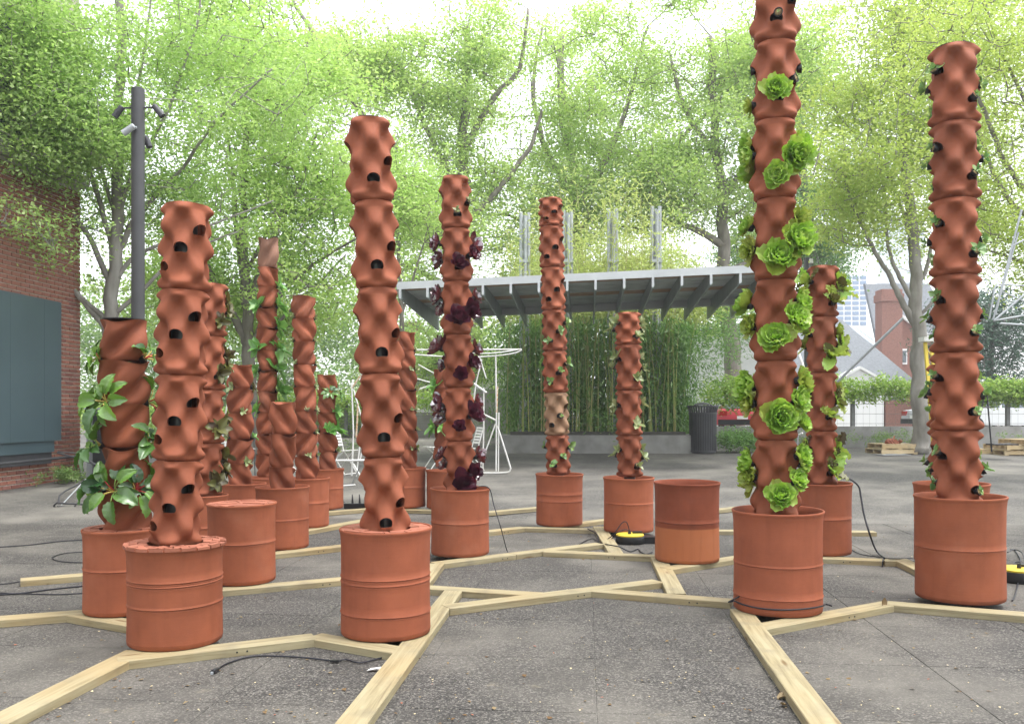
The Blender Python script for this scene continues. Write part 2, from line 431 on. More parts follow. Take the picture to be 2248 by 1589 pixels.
# cast slabs with open joints on the flat part
U = Vector((.0823, .9966, 0)); V_ = Vector((.9966, -.0823, 0)); O = Vector((.374, 3.92, 0)) + U * 1.05
S = .9; hs_ = S / 2 - .0028
pave = empty('pavement', (0, 6, 0)); tag(pave, kind='structure')
b = .003
sl = MB()
ring = lambda e, z: [(-e, -e, z), (e, -e, z), (e, e, z), (-e, e, z)]
sl.add(ring(hs_, -.03) + ring(hs_, -b) + ring(hs_ - b * .7, 0), [(0, 1, 5, 4), (1, 2, 6, 5), (2, 3, 7, 6), (3, 0, 4, 7), (4, 5, 9, 8), (5, 6, 10, 9), (6, 7, 11, 10), (7, 4, 8, 11), (8, 9, 10, 11)])
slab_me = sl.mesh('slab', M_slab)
for i in range(-14, 15):
    for j in range(-4, 9):
        c = O + V_ * (i + .5) * S + U * (j + .5) * S
        if 2.6 < c.y < 11.2 and abs(c.x) < .6 * c.y + 1.3:
            link('slab', slab_me, None, pave, (c.x, c.y - 6, random.uniform(-.0015, .0005)), (random.uniform(-.001, .001), random.uniform(-.001, .001), math.atan2(-.0823, .9966)))

# ================================================================ TIMBERS
TH, TWD = .045, .14
timber_n = 0
def timber(p, q, label, mode='c', w=TWD, ext=(0, 0), holes=None):
    """a flat 2x6 laid on the paving; p, q are image points on its top: centreline 'c' or front edge 'f'"""
    global timber_n
    timber_n += 1
    top = TH + .0004 * ((timber_n * 5) % 13)
    a, c = G(*p, top), G(*q, top)
    d = (c - a); d.z = 0; d.normalize()
    nrm = Vector((-d.y, d.x, 0))
    if mode == 'f':
        mid = (a + c) / 2
        if nrm.dot(mid) < 0: nrm = -nrm     # away from the camera
        a += nrm * w / 2; c += nrm * w / 2
    a -= d * ext[0]; c += d * ext[1]
    L = (c - a).length; m = (a + c) / 2
    ang = math.atan2(d.y, d.x)
    root = empty('timber', (m.x, m.y, min(a.z, c.z) - top), label, 'timber', 'pale timbers laid flat under the barrels')
    slope = (c.z - a.z) / L
    x, y, e = L / 2, w / 2, .004
    sec = [(-y, .001), (y, .001), (y, top - e), (y - e, top), (-y + e, top), (-y, top - e)]
    v = []
    for k in (-x, x):
        v += [(k, yy, zz + (k + x) * slope * (1 if slope >= 0 else 1) - (0 if slope >= 0 else L * slope)) for yy, zz in sec]
    f = [(0, 1, 2, 3, 4, 5), (11, 10, 9, 8, 7, 6)] + [(i, i + 6, (i + 1) % 6 + 6, (i + 1) % 6) for i in range(6)]
    me = MB().add(v, f).mesh('timber', M_wood)
    bo = link('board', me, None, root, (0, 0, 0), (0, 0, ang))
    if holes:
        face = -1 if Vector((-math.sin(ang), math.cos(ang), 0)).dot(m) > 0 else 1
        R = Matrix.Rotation(ang, 3, 'Z')
        for t in holes:
            for s in (-.028, .028):
                lp = R @ Vector((-x + t * L + s, face * (y + .0015), 0)); zz = top * .48 + (t * L * slope if slope >= 0 else (t - 1) * L * slope)
                ax = R @ Vector((0, face, 0))
                hb = MB().tube([lp - ax * .01, lp], .0055, 8).mesh('screw_hole', M_black)
                link('screw_hole', hb, None, root, (0, 0, zz))
    return root

timber((768, 1589), (995, 1295), 'long timber running from the bottom edge past the front middle barrel', ext=(1.2, .02))
timber((268, 1451), (685, 1402), 'timber with screw holes under the front left barrel, running right to the middle barrel', 'f', ext=(.02, .03), holes=[.6])
timber((685, 1402), (858, 1432), 'short timber angled under the front middle barrel onto the long timber', 'f', ext=(.05, .03))
timber((-60, 1607), (290, 1432), 'timber coming in from the lower left corner to the front left barrel', ext=(.6, .05), holes=None)
timber((-20, 1357), (165, 1343), 'timber from the left edge to the back left chard barrel', ext=(.6, .1))
timber((145, 1350), (290, 1376), 'short timber in the gap between the chard barrel and the front left barrel', 'f', ext=(.02, .25))
timber((45, 1271), (260, 1254), 'timber with a free left end behind the chard barrel', ext=(0, .1))
timber((480, 1297), (760, 1272), 'timber under the lidded barrel without tower, left of the middle barrel', 'f', ext=(.1, .4), holes=[.62])
timber((969, 1237), (1133, 1217), 'timber in front of the purple lettuce barrel, ending at a butt joint', 'f', ext=(.03, 0), holes=[.85])
timber((958, 1236), (915, 1290), 'short timber running from the purple lettuce barrel behind the middle barrel', ext=(0, .1))
timber((1133.5, 1217), (1326, 1194), 'timber continuing right from the butt joint by the purple lettuce barrel', 'f', ext=(-.004, 0))
timber((1199, 1211), (1434, 1222), 'timber ending against the empty open barrel on its left', 'f', ext=(.03, .02), holes=[.62])
timber((1448, 1228), (1485, 1301), 'wide timber running forward from beneath the empty open barrel', ext=(.2, .02))
timber((1484, 1248), (1620, 1226), 'timber between the empty open barrel and the tall lettuce barrel', 'f', ext=(.05, .2))
timber((988, 1335), (1456, 1277), 'long timber slanting up to the right across the middle of the plaza', 'f', holes=[.58])
timber((1293, 1297), (1593, 1321), 'timber with two screw holes running left from the tall lettuce barrel', 'f', ext=(.04, .03), holes=[.76])
timber((945, 1288), (1196, 1304), 'timber from behind the front middle barrel into the slanting timber', ext=(.2, .0))
timber((1630, 1342), (1814, 1589), 'heavy timber running from the tall lettuce barrel to the bottom right', ext=(.08, 1.2))
timber((1696, 1378), (1965, 1328), 'timber right of the tall lettuce barrel with a dry leaf at its end', 'f', ext=(.06, .04), holes=[.62])
timber((1965, 1328), (2270, 1353), 'timber under the front right barrel leaving the right edge', 'f', ext=(.05, .3), holes=[.78])
timber((1790, 1225), (1939, 1231), 'timber with screw holes right of the frilly lettuce barrel', 'f', ext=(.3, 0), holes=[.65])
timber((1941, 1231), (1983, 1232), 'stub of timber bound with black cord', 'f', ext=(-.006, .02))
timber((1975, 1226), (2030, 1252), 'short timber from the cord joint to the front right barrel', ext=(.02, .2))
timber((1560, 1165), (1925, 1168), 'far timber with a free right end beyond the tall lettuce barrel', 'f', ext=(.2, 0))
timber((1560, 1119), (1640, 1110), 'farthest timber seen between the empty open barrel and the tallest tower', ext=(.2, .2))
timber((1275, 1149), (1345, 1140), 'timber between the two far barrels before the bamboo', 'f', ext=(.2, .3))
timber((1060, 1125), (1190, 1112), 'far timber left of the barrel with the pale tan segment', ext=(.6, .2))
timber((1040, 1171), (1155, 1158), 'timber from the purple lettuce barrel to the far middle barrel', 'f', ext=(.3, .03), holes=[.7])
timber((1152, 1159), (1320, 1163), 'weathered timber in front of the barrel with the pale tan segment', 'f', ext=(.02, .1))
timber((1318, 1160), (1352, 1212), 'short timber beside the cable reel', ext=(.2, .1))
timber((610, 1215), (744, 1200), 'timber under the barrel of the shortest tower', 'f', ext=(.4, .5), holes=[.55])
timber((660, 1168), (743, 1153), 'timber seen between the left barrels and the middle barrel, third back', 'f', ext=(.4, .6))
timber((721, 1124), (800, 1117), 'timber in front of the black power strip', 'f', ext=(.4, .8), holes=[.55])
timber((915, 1118), (945, 1119), 'timber corner by the two barrels half hidden behind the purple lettuces', ext=(.4, .4))

# ================================================================ BARRELS
def lathe_barrel(r, h, k, groove, mid=True):
    """drum with a flared rolled rim, open top, a wall thickness and lines where the clay was joined"""
    pr = [(r * .93, 0), (r * .955, .006), (r * .965, .03)]
    gz = [g * h for g in groove]
    def rr(z): return r * (.965 - .012 * math.sin(PI * z / h) + .03 * max(0, (z / h - .86) / .14) ** 2)
    zs = sorted(set([.03 + (h - .06) * i / 14 for i in range(15)]))
    for z in zs:
        if all(abs(z - g) > .02 for g in gz): pr.append((rr(z), z))
    for g in gz:
        q = rr(g)
        pr += [(q, g - .012), (q + .001, g - .007), (q - .0042, g - .0015), (q - .004, g + .0015), (q + .0045, g + .005), (q + .0005, g + .011)]
    pr = sorted(pr, key=lambda t: t[1])
    pr += [(r * .985, h - .022), (r * 1.0, h - .012), (r * 1.0, h - .003), (r * .99, h), (r * .965, h - .001), (r * .945, h - .012), (r * .915, h - .05), (r * .91, h * .45), (.001, h * .45)]
    m = MB().lathe(pr, 72)
    out = []
    ph = k * 1.7
    for (x, y, z) in m.v:
        a = math.atan2(y, x)
        q = 1 + .004 * math.sin(2 * a + ph) + .0025 * math.sin(5 * a + 3 * ph + 6 * z)
        out.append((x * q, y * q, z + (.003 * math.sin(a + ph) if z > h * .3 else .0015 * math.sin(3 * a + ph) * (z > .05))))
    m.v = out
    return m
BAR = {}
def barrel(i, cx, w, yb, yr, label, groove=(.52,), m=None, lid=None):
    D = GD(yb, TH + .004); r = .27
    for _ in range(6):
        Dc = D + r
        r = w / 2 / F * Dc * math.cos(math.atan((cx - CX) / F)) 
    x = (cx - CX) / F * Dc
    zb = TH + .0056 + GZ(Dc)
    zr = H - (yr - CY) / F * (Dc - r * .97)
    h = zr - zb
    root = empty('barrel', (x, Dc, zb), label, 'barrel', 'terracotta barrels standing on the timbers')
    me = lathe_barrel(r, h, i, groove).mesh('shell', m or M_barrel, True, 50)
    link('shell', me, None, root, rot=(0, 0, i * 1.3))
    if lid:
        z0 = h - (.012 if lid == 'tiles' else .02)
        rings = [(.155, .205, 13), (.207, .252, 17), (.254, r * 1.03 if lid == 'tiles' else r * .955, 20)] if lid == 'tiles' else [(.0 if lid == 'disc' else .15, .2, 8), (.202, r * .955, 11)]
        for a, c, n in rings:
            off = random.random()
            for k in range(n):
                t0, t1 = (k + off) / n * 2 * PI + .012 / c, (k + 1 + off) / n * 2 * PI - .0
                hh = random.uniform(.014, .022) if lid == 'tiles' else random.uniform(.014, .021)
                tl = [random.uniform(-.004, .004) if lid == 'tiles' else random.uniform(-.002, .002) for _ in range(6)]
                tm = (t0 + t1) / 2; b = []
                pts = [(a, t0), (c, t0), (c, tm), (c, t1), (a, t1), (a, tm)]
                for zz in (0, 1):
                    for q, (rr_, tt) in enumerate(pts):
                        b.append((rr_ * math.cos(tt), rr_ * math.sin(tt), z0 + (hh + tl[q] if zz else 0)))
                f = [(5, 4, 3, 2, 1, 0), (6, 7, 8, 9, 10, 11)] + [(q, (q + 1) % 6, (q + 1) % 6 + 6, q + 6) for q in range(6)]
                link('lid_tile', MB().add(b, f).mesh('lid_tile', M_lid), None, root)
    BAR[i] = dict(x=x, D=Dc, r=r, h=h, zb=zb, zr=zb + h, root=root)
    return root

barrel(1, 385, 221, 1433, 1207, 'large terracotta barrel with clay tile lid, front left corner', (.40, .62, .66), lid='tiles')
barrel(2, 270, 184, 1357, 1168, 'terracotta barrel holding the swiss chard tower beside the front left barrel', (.52,), lid='ring')
barrel(3, 847, 205, 1412, 1170, 'terracotta barrel with clay tile lid under the tall bare middle tower', (.21, .50, .55), M_barrel_red, lid='ring')
barrel(4, 531, 156, 1288, 1111, 'closed terracotta barrel with flat pale lid and no tower', (.50,), lid='disc')
barrel(5, 620, 121, 1209, 1072, 'terracotta barrel under the shortest twisted tower', (.46,))
barrel(6, 673, 103, 1160, 1052, 'terracotta barrel right behind the one with the shortest tower', (.48,))
barrel(7, 712, 88, 1121, 1031, 'far terracotta barrel beside the black power strip', (.5,))
barrel(8, 437, 132, 1237, 1091, 'terracotta barrel mostly hidden behind the front left tower', (.5,))
barrel(9, 530, 112, 1188, 1064, 'terracotta barrel peeking over the barrel with the flat pale lid', (.5,))
barrel(10, 580, 97, 1158, 1050, 'terracotta barrel of the grey topped tower, only its rim in view', (.5,))
barrel(11, 892, 88, 1117, 1028, 'far terracotta barrel just right of the tall bare middle tower', (.5,))
barrel(12, 978, 86, 1120, 1034, 'far terracotta barrel half hidden behind the purple lettuce barrel', (.5,))
barrel(13, 1010, 132, 1225, 1076, 'terracotta barrel under the dark purple lettuce tower', (.48,))
barrel(14, 1228, 106, 1157, 1043, 'far terracotta barrel with two rings under the tower with a pale tan segment', (.60, .47))
barrel(15, 1380, 114, 1172, 1051, 'terracotta barrel behind the yellow topped cable reel', (.52,))
barrel(16, 1508, 148, 1240, 1063, 'open empty terracotta barrel without tower, darker above its middle', (.5,), M_barrel_two)
barrel(17, 1707, 205, 1358, 1129, 'large open terracotta barrel with black cord round its foot', (.47, .15), M_barrel_red)
barrel(18, 1806, 132, 1222, 1064, 'terracotta barrel behind the tallest tower with black hose over its rim', (.5,))
barrel(19, 2107, 210, 1331, 1096, 'large open terracotta barrel at the right edge', (.50,))
barrel(20, 2088, 174, 1247, 1066, 'terracotta barrel almost hidden behind the large right barrel', (.5,))

# ================================================================ TOWER MODULES
HOLES = [(45, .26), (90, .48), (135, .70), (225, .26), (270, .48), (315, .70)]
ML, MR = .5, .125
def bumpy_module():
    nt, nz = 128, 72
    def rad(th, t):
        u = 4 * PI * t
        p = math.cos(4 * th) * math.cos(u + .42 * math.cos(4 * th) * math.cos(u))
        p = p * (1.12 - .12 * p * p)
        k = min(1, .25 + t / .10) * min(1, .15 + (1 - t) / .09)
        r = MR - .003 + (.036 if p > 0 else .031) * p * k
        r += .015 * math.exp(-((t - .085) / .06) ** 2)
        r -= .017 * math.exp(-(t / .018) ** 2)
        r -= .006 * max(0, (t - .94) / .06) ** 1.5
        return r
    vs, fs = [], []
    for j in range(nz + 1):
        t = j / nz
        for k in range(nt):
            th = 2 * PI * k / nt; r = rad(th, t)
            vs.append((r * math.sin(th), -r * math.cos(th), t * ML))
    for j in range(nz):
        for k in range(nt):
            a = j * nt + k; b_ = j * nt + (k + 1) % nt
            fs.append((a, b_, b_ + nt, a + nt))
    it, iz = 64, 36
    k0 = len(vs)
    for j in range(iz + 1):
        t = j / iz
        for k in range(it):
            th = 2 * PI * k / it; r = max(.066, rad(th, min(1, max(0, t))) - .013)
            vs.append((r * math.sin(th), -r * math.cos(th), t * ML))
    for j in range(iz):
        for k in range(it):
            a = k0 + j * it + k; b_ = k0 + j * it + (k + 1) % it
            fs.append((a + it, b_ + it, b_, a))
    for k in range(it):      # end rings (two outer segments to each inner one)
        o0, o1, o2 = 2 * k, 2 * k + 1, (2 * k + 2) % nt
        i0, i1 = k0 + k, k0 + (k + 1) % it
        fs += [(o1, o0, i0), (o2, o1, i1), (o1, i0, i1)]
        q = nz * nt; w = iz * it
        fs += [(o0 + q, o1 + q, i0 + w), (o1 + q, o2 + q, i1 + w), (i0 + w, o1 + q, i1 + w)]
    me = MB().add(vs, fs).mesh('bumpy_module', M_clay)
    ob = bpy.data.objects.new('bumpy_module', me); COL.objects.link(ob)
    cb = MB()
    for deg, t in HOLES:                    # D-shaped planting holes
        th = math.radians(deg); zc = t * ML
        o = Vector((math.sin(th), -math.cos(th), 0)); s = Vector((math.cos(th), math.sin(th), 0))
        sh = [(-.031, -.027), (.031, -.027), (.038, -.016)] + [(.039 * math.cos(a), .030 * math.sin(a)) for a in [PI * q / 8 for q in range(9)]] + [(-.038, -.016)]
        n = len(sh)
        v = [o * .05 + s * x + Vector((0, 0, zc + y - .012)) for x, y in sh] + [o * .20 + s * x + Vector((0, 0, zc + y - .004)) for x, y in sh]
        cb.add(v, [tuple(reversed(range(n))), tuple(range(n, 2 * n))] + [(q, (q + 1) % n, (q + 1) % n + n, q + n) for q in range(n)])
    cme = cb.mesh('cut'); co = bpy.data.objects.new('cut', cme); COL.objects.link(co)
    md = ob.modifiers.new('b', 'BOOLEAN'); md.operation = 'DIFFERENCE'; md.solver = 'EXACT'; md.object = co
    dg = bpy.context.evaluated_depsgraph_get()
    res = bpy.data.meshes.new_from_object(ob.evaluated_get(dg))
    bpy.data.objects.remove(ob); bpy.data.objects.remove(co); bpy.data.meshes.remove(cme)
    res.name = 'bumpy_module'
    res.polygons.foreach_set('use_smooth', [True] * len(res.polygons)); res.set_sharp_from_angle(angle=math.radians(48))
    return res

TL = .26
def twisted_module(sign=1):
    nt, nz = 84, 34
    def rad(th, t):
        ph = 3 * th - sign * 2 * PI * t * 1.0 + .6
        c = math.cos(ph); c = c - .25 * math.cos(2 * ph)
        r = .108 + .025 * c * (.30 + .70 * math.sin(PI * min(1, t * 1.05))) + .012 * math.sin(2 * th + 2.4 * t * sign) * math.sin(PI * t)
        r += .012 * max(0, (t - .72) / .28) ** 2 * (1 + .5 * math.cos(2 * th))
        r -= .010 * max(0, (.12 - t) / .12) ** 2
        return r
    vs, fs = [], []
    for j in range(nz + 1):
        t = j / nz
        for k in range(nt):
            th = 2 * PI * k / nt; r = rad(th, t)
            z = t * TL - (.024 * max(0, (t - .7) / .3) * max(0, math.cos(th + .5)) ** 5)
            vs.append((r * math.sin(th), -r * math.cos(th), z))
    k0 = len(vs)
    for j in range(nz, -1, -4):
        t = j / nz
        for k in range(nt):
            th = 2 * PI * k / nt; r = rad(th, t) - .012
            z = t * TL - (.024 * max(0, (t - .7) / .3) * max(0, math.cos(th + .5)) ** 5)
            vs.append((r * math.sin(th), -r * math.cos(th), z))
    R = len(vs) // nt
    for j in range(R - 1):
        for k in range(nt):
            a = j * nt + k; b_ = j * nt + (k + 1) % nt
            fs.append((a, b_, b_ + nt, a + nt))
    a = (R - 1) * nt
    for k in range(nt): fs.append((a + k, a + (k + 1) % nt, (k + 1) % nt, k))
    me = MB().add(vs, fs).mesh('twisted_module', M_clay, True, 55)
    return me
BUMPY = bumpy_module()
TWIST = [twisted_module(1), twisted_module(-1)]
def remat(me, m):
    c = me.copy(); c.materials.clear(); c.materials.append(m); return c
BUMPY_PALE = remat(BUMPY, M_clay_pale)
TWIST_GREY = remat(TWIST[0], M_clay_grey)

TW = {}
def tower(i, bi, kind, w, base, top, seams, rot, label, nick, over={}, sink=True, grp='terracotta towers stacked from clay segments'):
    """seams: image heights from top rim to the lowest joint; the last segment runs down into the barrel"""
    B = BAR[bi]; D = B['D']
    Pb, Pt = P(*base, D), P(*top, D)
    ax = (Pt - Pb) / (Pt.z - Pb.z)
    R = w / 2 / F * D
    th0 = -math.atan2(Pb.x, D)
    zs = [H - (y - CY) / F * D for y in seams]
    Lm = sum(zs[k] - zs[k + 1] for k in range(len(zs) - 1)) / (len(zs) - 1)
    zs.append(zs[-1] - Lm if not over.get('full') else H - (base[1] - CY) / F * D)
    fl = B['zb'] + B['h'] * .45 + .01
    root = empty('planter_tower', Pb + ax * (fl - Pb.z), label, 'planter tower', grp)
    q = Vector((0, 0, 1)).rotation_difference(ax.normalized())
    mods = []
    L0, R0 = (ML, MR) if kind == 'bumpy' else (TL, .112)
    for k in range(len(zs) - 1):
        z1, z0 = zs[k], zs[k + 1]
        if z1 < fl + .02: break
        me = over.get(k) or (BUMPY if kind == 'bumpy' else TWIST[(k + i) % 2] if over.get('alt') else TWIST[i % 2])
        yaw = rot if kind == 'bumpy' else rot + 55 * (k % 3) + random.uniform(-12, 12)
        yaw = math.radians(yaw + (random.uniform(-4, 4) if kind == 'bumpy' else 0)) + th0
        s = R / R0 * random.uniform(.985, 1.015)
        o = link('module', me, None, root)
        o.rotation_euler = (q @ Euler((0, 0, yaw)).to_quaternion()).to_euler()
        jx, jy = random.uniform(-.004, .004), random.uniform(-.004, .004)
        o.location = Pb + ax * (z0 - Pb.z) + Vector((jx, jy, 0)) - root.location
        o.scale = (s, s, (z1 - z0) / L0)
        if me is BUMPY_PALE: o['label'] = 'pale tan clay segment'
        if me is TWIST_GREY: o['label'] = 'grey brown clay segment'
        mods.append((k, z0, z1, yaw, R))
    if kind == 'bumpy':      # black irrigation pipe inside and, on some, a thin cap
        ztop, zl = zs[0] - .03, fl + .01
        link('inner_pipe', MB().tube([Pb + ax * (zl - Pb.z) - root.location, Pb + ax * (ztop - Pb.z) - root.location], R * .5, 20).mesh('inner_pipe', M_pipe, True, 40), None, root)
        if i in (3, 13, 19):
            link('cap_plate', MB().lathe([(0, 0), (R * .86, 0), (R * .86, .006), (0, .006)], 28, c=Pb + ax * (zs[0] + .001 - Pb.z) - root.location).mesh('cap_plate', M_black), None, root)
    TW[i] = dict(Pb=Pb, ax=ax, R=R, D=D, mods=mods, th0=th0, nick=nick, kind=kind, fl=fl, zr=B['zr'])
    return root

tower(1, 1, 'bumpy', 95, (384, 1190), (411, 452), [452, 639, 824, 1010], -105, 'bumpy clay tower with empty holes in the front left barrel', 'front left bare tower')
tower(3, 3, 'bumpy', 89, (847, 1142), (811, 268), [268, 447, 635, 822, 1003], -40, 'tall bumpy clay tower with empty holes in the front middle barrel', 'tall bare middle tower')
tower(17, 17, 'bumpy', 87, (1702, 1115), (1702, 0), [-240, -71, 100, 271, 441, 618, 794, 965], -40, 'tallest bumpy tower, hung with green head lettuces, its top out of frame', 'tallest tower')
tower(19, 19, 'bumpy', 89, (2102, 1088), (2093, 108), [108, 275, 441, 607, 775, 945], 0, 'tall bumpy tower with small seedlings in the large right barrel', 'tall right tower')
tower(13, 13, 'bumpy', 59, (1010, 1069), (998, 391), [391, 505, 620, 736, 852, 968], -40, 'bumpy tower hung with dark purple lettuces', 'purple lettuce tower')
tower(14, 14, 'bumpy', 47, (1226, 1035), (1208, 437), [437, 499, 589, 682, 771, 862, 955], -70, 'slender bumpy tower with one pale tan segment near its foot', 'tower with the tan segment', {5: BUMPY_PALE})
tower(15, 15, 'bumpy', 50, (1382, 1043), (1378, 687), [687, 757, 857, 956], -10, 'bumpy tower with sprouting sides before the bamboo, lower than its left neighbour', 'tower before the bamboo')
tower(18, 18, 'bumpy', 57, (1802, 1057), (1807, 586), [586, 697, 819, 946], -10, 'bumpy tower with frilly lettuces just right of the tallest tower', 'frilly lettuce tower')
tower(8, 8, 'bumpy', 64, (450, 1085), (462, 624), [624, 739, 856, 972], -10, 'bumpy tower with reddish leaves, half behind the front left tower', 'tower behind the front left one')
tower(20, 20, 'bumpy', 72, (2083, 1060), (2081, 800), [800, 940], 0, 'bumpy tower hidden behind the tall right tower', 'hidden right tower')
tower(2, 2, 'twist', 92, (275, 1152), (272, 703), [703, 792, 887, 980, 1078], 20, 'thick twisted clay tower with swiss chard, far left', 'chard tower')
tower(9, 9, 'twist', 50, (527, 1058), (527, 800), [800, 853, 907, 963, 1017], 60, 'twisted tower with few sprouts, left of the shortest tower', 'twisted tower by the shortest one', {'alt': 1})
tower(10, 10, 'twist', 41, (585, 1045), (589, 523), [523, 588, 631, 676, 722, 770, 815, 860, 906, 952, 998], 10, 'tall twisted tower topped by a grey brown segment', 'grey topped tower', {0: TWIST_GREY, 'alt': 1})
tower(6, 6, 'twist', 46, (673, 1047), (666, 651), [651, 701, 751, 801, 850, 902, 951, 1002], 100, 'straight twisted tower with tiny sprouts at its joints, right of the grey topped tower', 'straight twisted tower', {'alt': 1})
tower(7, 7, 'twist', 38, (721, 1029), (717, 822), [822, 866, 908, 949, 991], 40, 'low twisted tower with red stemmed chard at its top', 'red stemmed tower')
tower(5, 5, 'twist', 51, (619, 1066), (622, 882), [882, 952, 1024], 10, 'shortest twisted tower, without plants', 'shortest tower')
tower(11, 11, 'twist', 36, (897, 1023), (892, 729), [729, 771, 813, 857, 901, 945, 985], 70, 'twisted tower with tiny sprouts, half behind the tall bare middle tower', 'twisted tower behind the middle one')
tower(12, 12, 'twist', 36, (972, 1030), (972, 811), [811, 853, 896, 939, 982], 30, 'twisted tower half hidden behind the purple lettuce tower', 'tower behind the purple lettuces')
# thin black cap plate on the chard tower
t = TW[2]; c = t['Pb'] + t['ax'] * (H - (703 - CY) / F * t['D'] - t['Pb'].z)
tag(MB().lathe([(.0, 0), (.135, 0), (.135, .006), (.0, .006)], 40).build('cap_plate', M_black, origin=(0, 0, 0)), 'thin black disc lying on top of the chard tower', 'lid').location = c + Vector((0, 0, .0))

# ================================================================ PLANTS
def leaf_mesh(name, L, Wd, m, cup=.3, curl=.5, ruffle=.0, nu=6, nv=4, stem=0.0, seed=0, tip=1.0):
    """a blade along +Y, face up +Z: cupped across, curling along, ruffled at the edge"""
    r = random.Random(seed)
    ph = [r.uniform(0, 6) for _ in range(4)]
    vs, fs = [], []
    y = z = 0; a = 0
    for i in range(nu + 1):
        t = i / nu
        wd = Wd * (math.sin(PI * (.10 + .86 * t ** tip)) ** .75)
        if stem and t < stem: wd = Wd * .10 + (Wd * .1) * t
        for j in range(-nv, nv + 1):
            s = j / nv
            zz = z + cup * wd * .5 * s * s - (.10 * Wd * (1 - abs(s)) ** 3 if not stem or t > stem else 0)
            if not (stem and t < stem):
                zz += ruffle * Wd * s * s * math.sin(9 * t * 3 + ph[0] + (4 if s > 0 else 0)) + (.02 if ruffle < .05 else .06) * Wd * math.sin(17 * t + 9 * s + ph[1]) * math.sin(11 * t * (1 + abs(s)) + ph[3])
            vs.append((s * wd / 2 * (1 + (ruffle * .5 * math.sin(11 * t * 2 + ph[2] + (s > 0) * 2) if abs(s) == 1 else 0)), y - .0 * s, zz))
        st = L / nu; a = curl * t * t if curl else 0
        y += st * math.cos(curl * t); z += st * math.sin(curl * t) * (1 if curl > 0 else 1)
    n = 2 * nv + 1
    for i in range(nu):
        for j in range(n - 1):
            q = i * n + j; fs.append((q, q + 1, q + n + 1, q + n))
    return MB().add(vs, fs).mesh(name, m, True)
LET = [leaf_mesh('lettuce_leaf', 1, .92, L_lettuce, .40, .85, .13, 8, 4, seed=k) for k in range(3)] + [leaf_mesh('lettuce_leaf', 1, .85, L_lettuce2, .35, .6, .15, 8, 4, seed=7)]
LETY = [leaf_mesh('lettuce_leaf', 1, .9, L_yellow, .30, .6, .14, 8, 4, seed=k) for k in range(2)]
PUR = [leaf_mesh('purple_leaf', 1, .78, L_purple, .45, .8, .04, 6, 3, seed=k) for k in range(3)]
CHA = [leaf_mesh('chard_leaf', 1, .60, L_chard, .40, -1.0, .055, 12, 4, seed=k, tip=.9) for k in range(3)]
FRI = [leaf_mesh('frilly_leaf', 1, .62, mt, .2, -.3, .16, 10, 3, seed=k) for k, mt in enumerate((L_yellow, L_lettuce, L_yellow, L_red))]
SEE = [leaf_mesh('seedling_leaf', 1, .8, L_seed, .3, -.5, .02, 4, 2, stem=.3, seed=k) for k in range(2)]
GRN = [leaf_mesh('leafy_leaf', 1, .55, L_green, .3, -.7, .05, 6, 2, stem=.2, seed=k) for k in range(2)]
GRY = [leaf_mesh('sprout_leaf', 1, .6, L_grey, .3, -.2, .03, 4, 2, stem=.25, seed=k) for k in range(2)]
RED = [leaf_mesh('reddish_leaf', 1, .6, L_red, .3, -.5, .09, 6, 2, stem=.1, seed=k) for k in range(2)]
M_stemr = mat('red_stem', (.38, .03, .04), .4, .3)
M_stemg = mat('green_stem', (.22, .32, .08), .4, .3)
M_stemy = mat('yellow_stem', (.50, .38, .10), .4, .3)
CUP = MB().lathe([(.016, -.026), (.024, -.018), (.027, 0), (.030, .002), (.030, .006), (.026, .006), (.025, -.004), (.0, -.006)], 18).mesh('net_cup', M_black, True, 40)
MED = MB().lathe([(.0, -.004), (.0245, -.003), (.020, .003), (.008, .006), (.0, .006)], 12).mesh('growing_medium', M_medium, True)

def frame(pos, out, tilt):
    """matrix with Z along the leaning-out direction"""
    z = (out * math.cos(tilt) + Vector((0, 0, 1)) * math.sin(tilt)).normalized()
    x = Vector((0, 0, 1)).cross(out).normalized()
    y = z.cross(x)
    return Matrix((x, y, z)).transposed()
def joined(parts, name, parent):
    b = MB()
    for me, loc, rot, sc in parts:
        M = Matrix.LocRotScale(Vector(loc), Euler(rot), Vector(sc))
        b.add([M @ v.co for v in me.vertices], [tuple(p.vertices) for p in me.polygons])
    me = b.mesh(name, parts[0][0].materials[0], True)
    return link(name, me, None, parent)

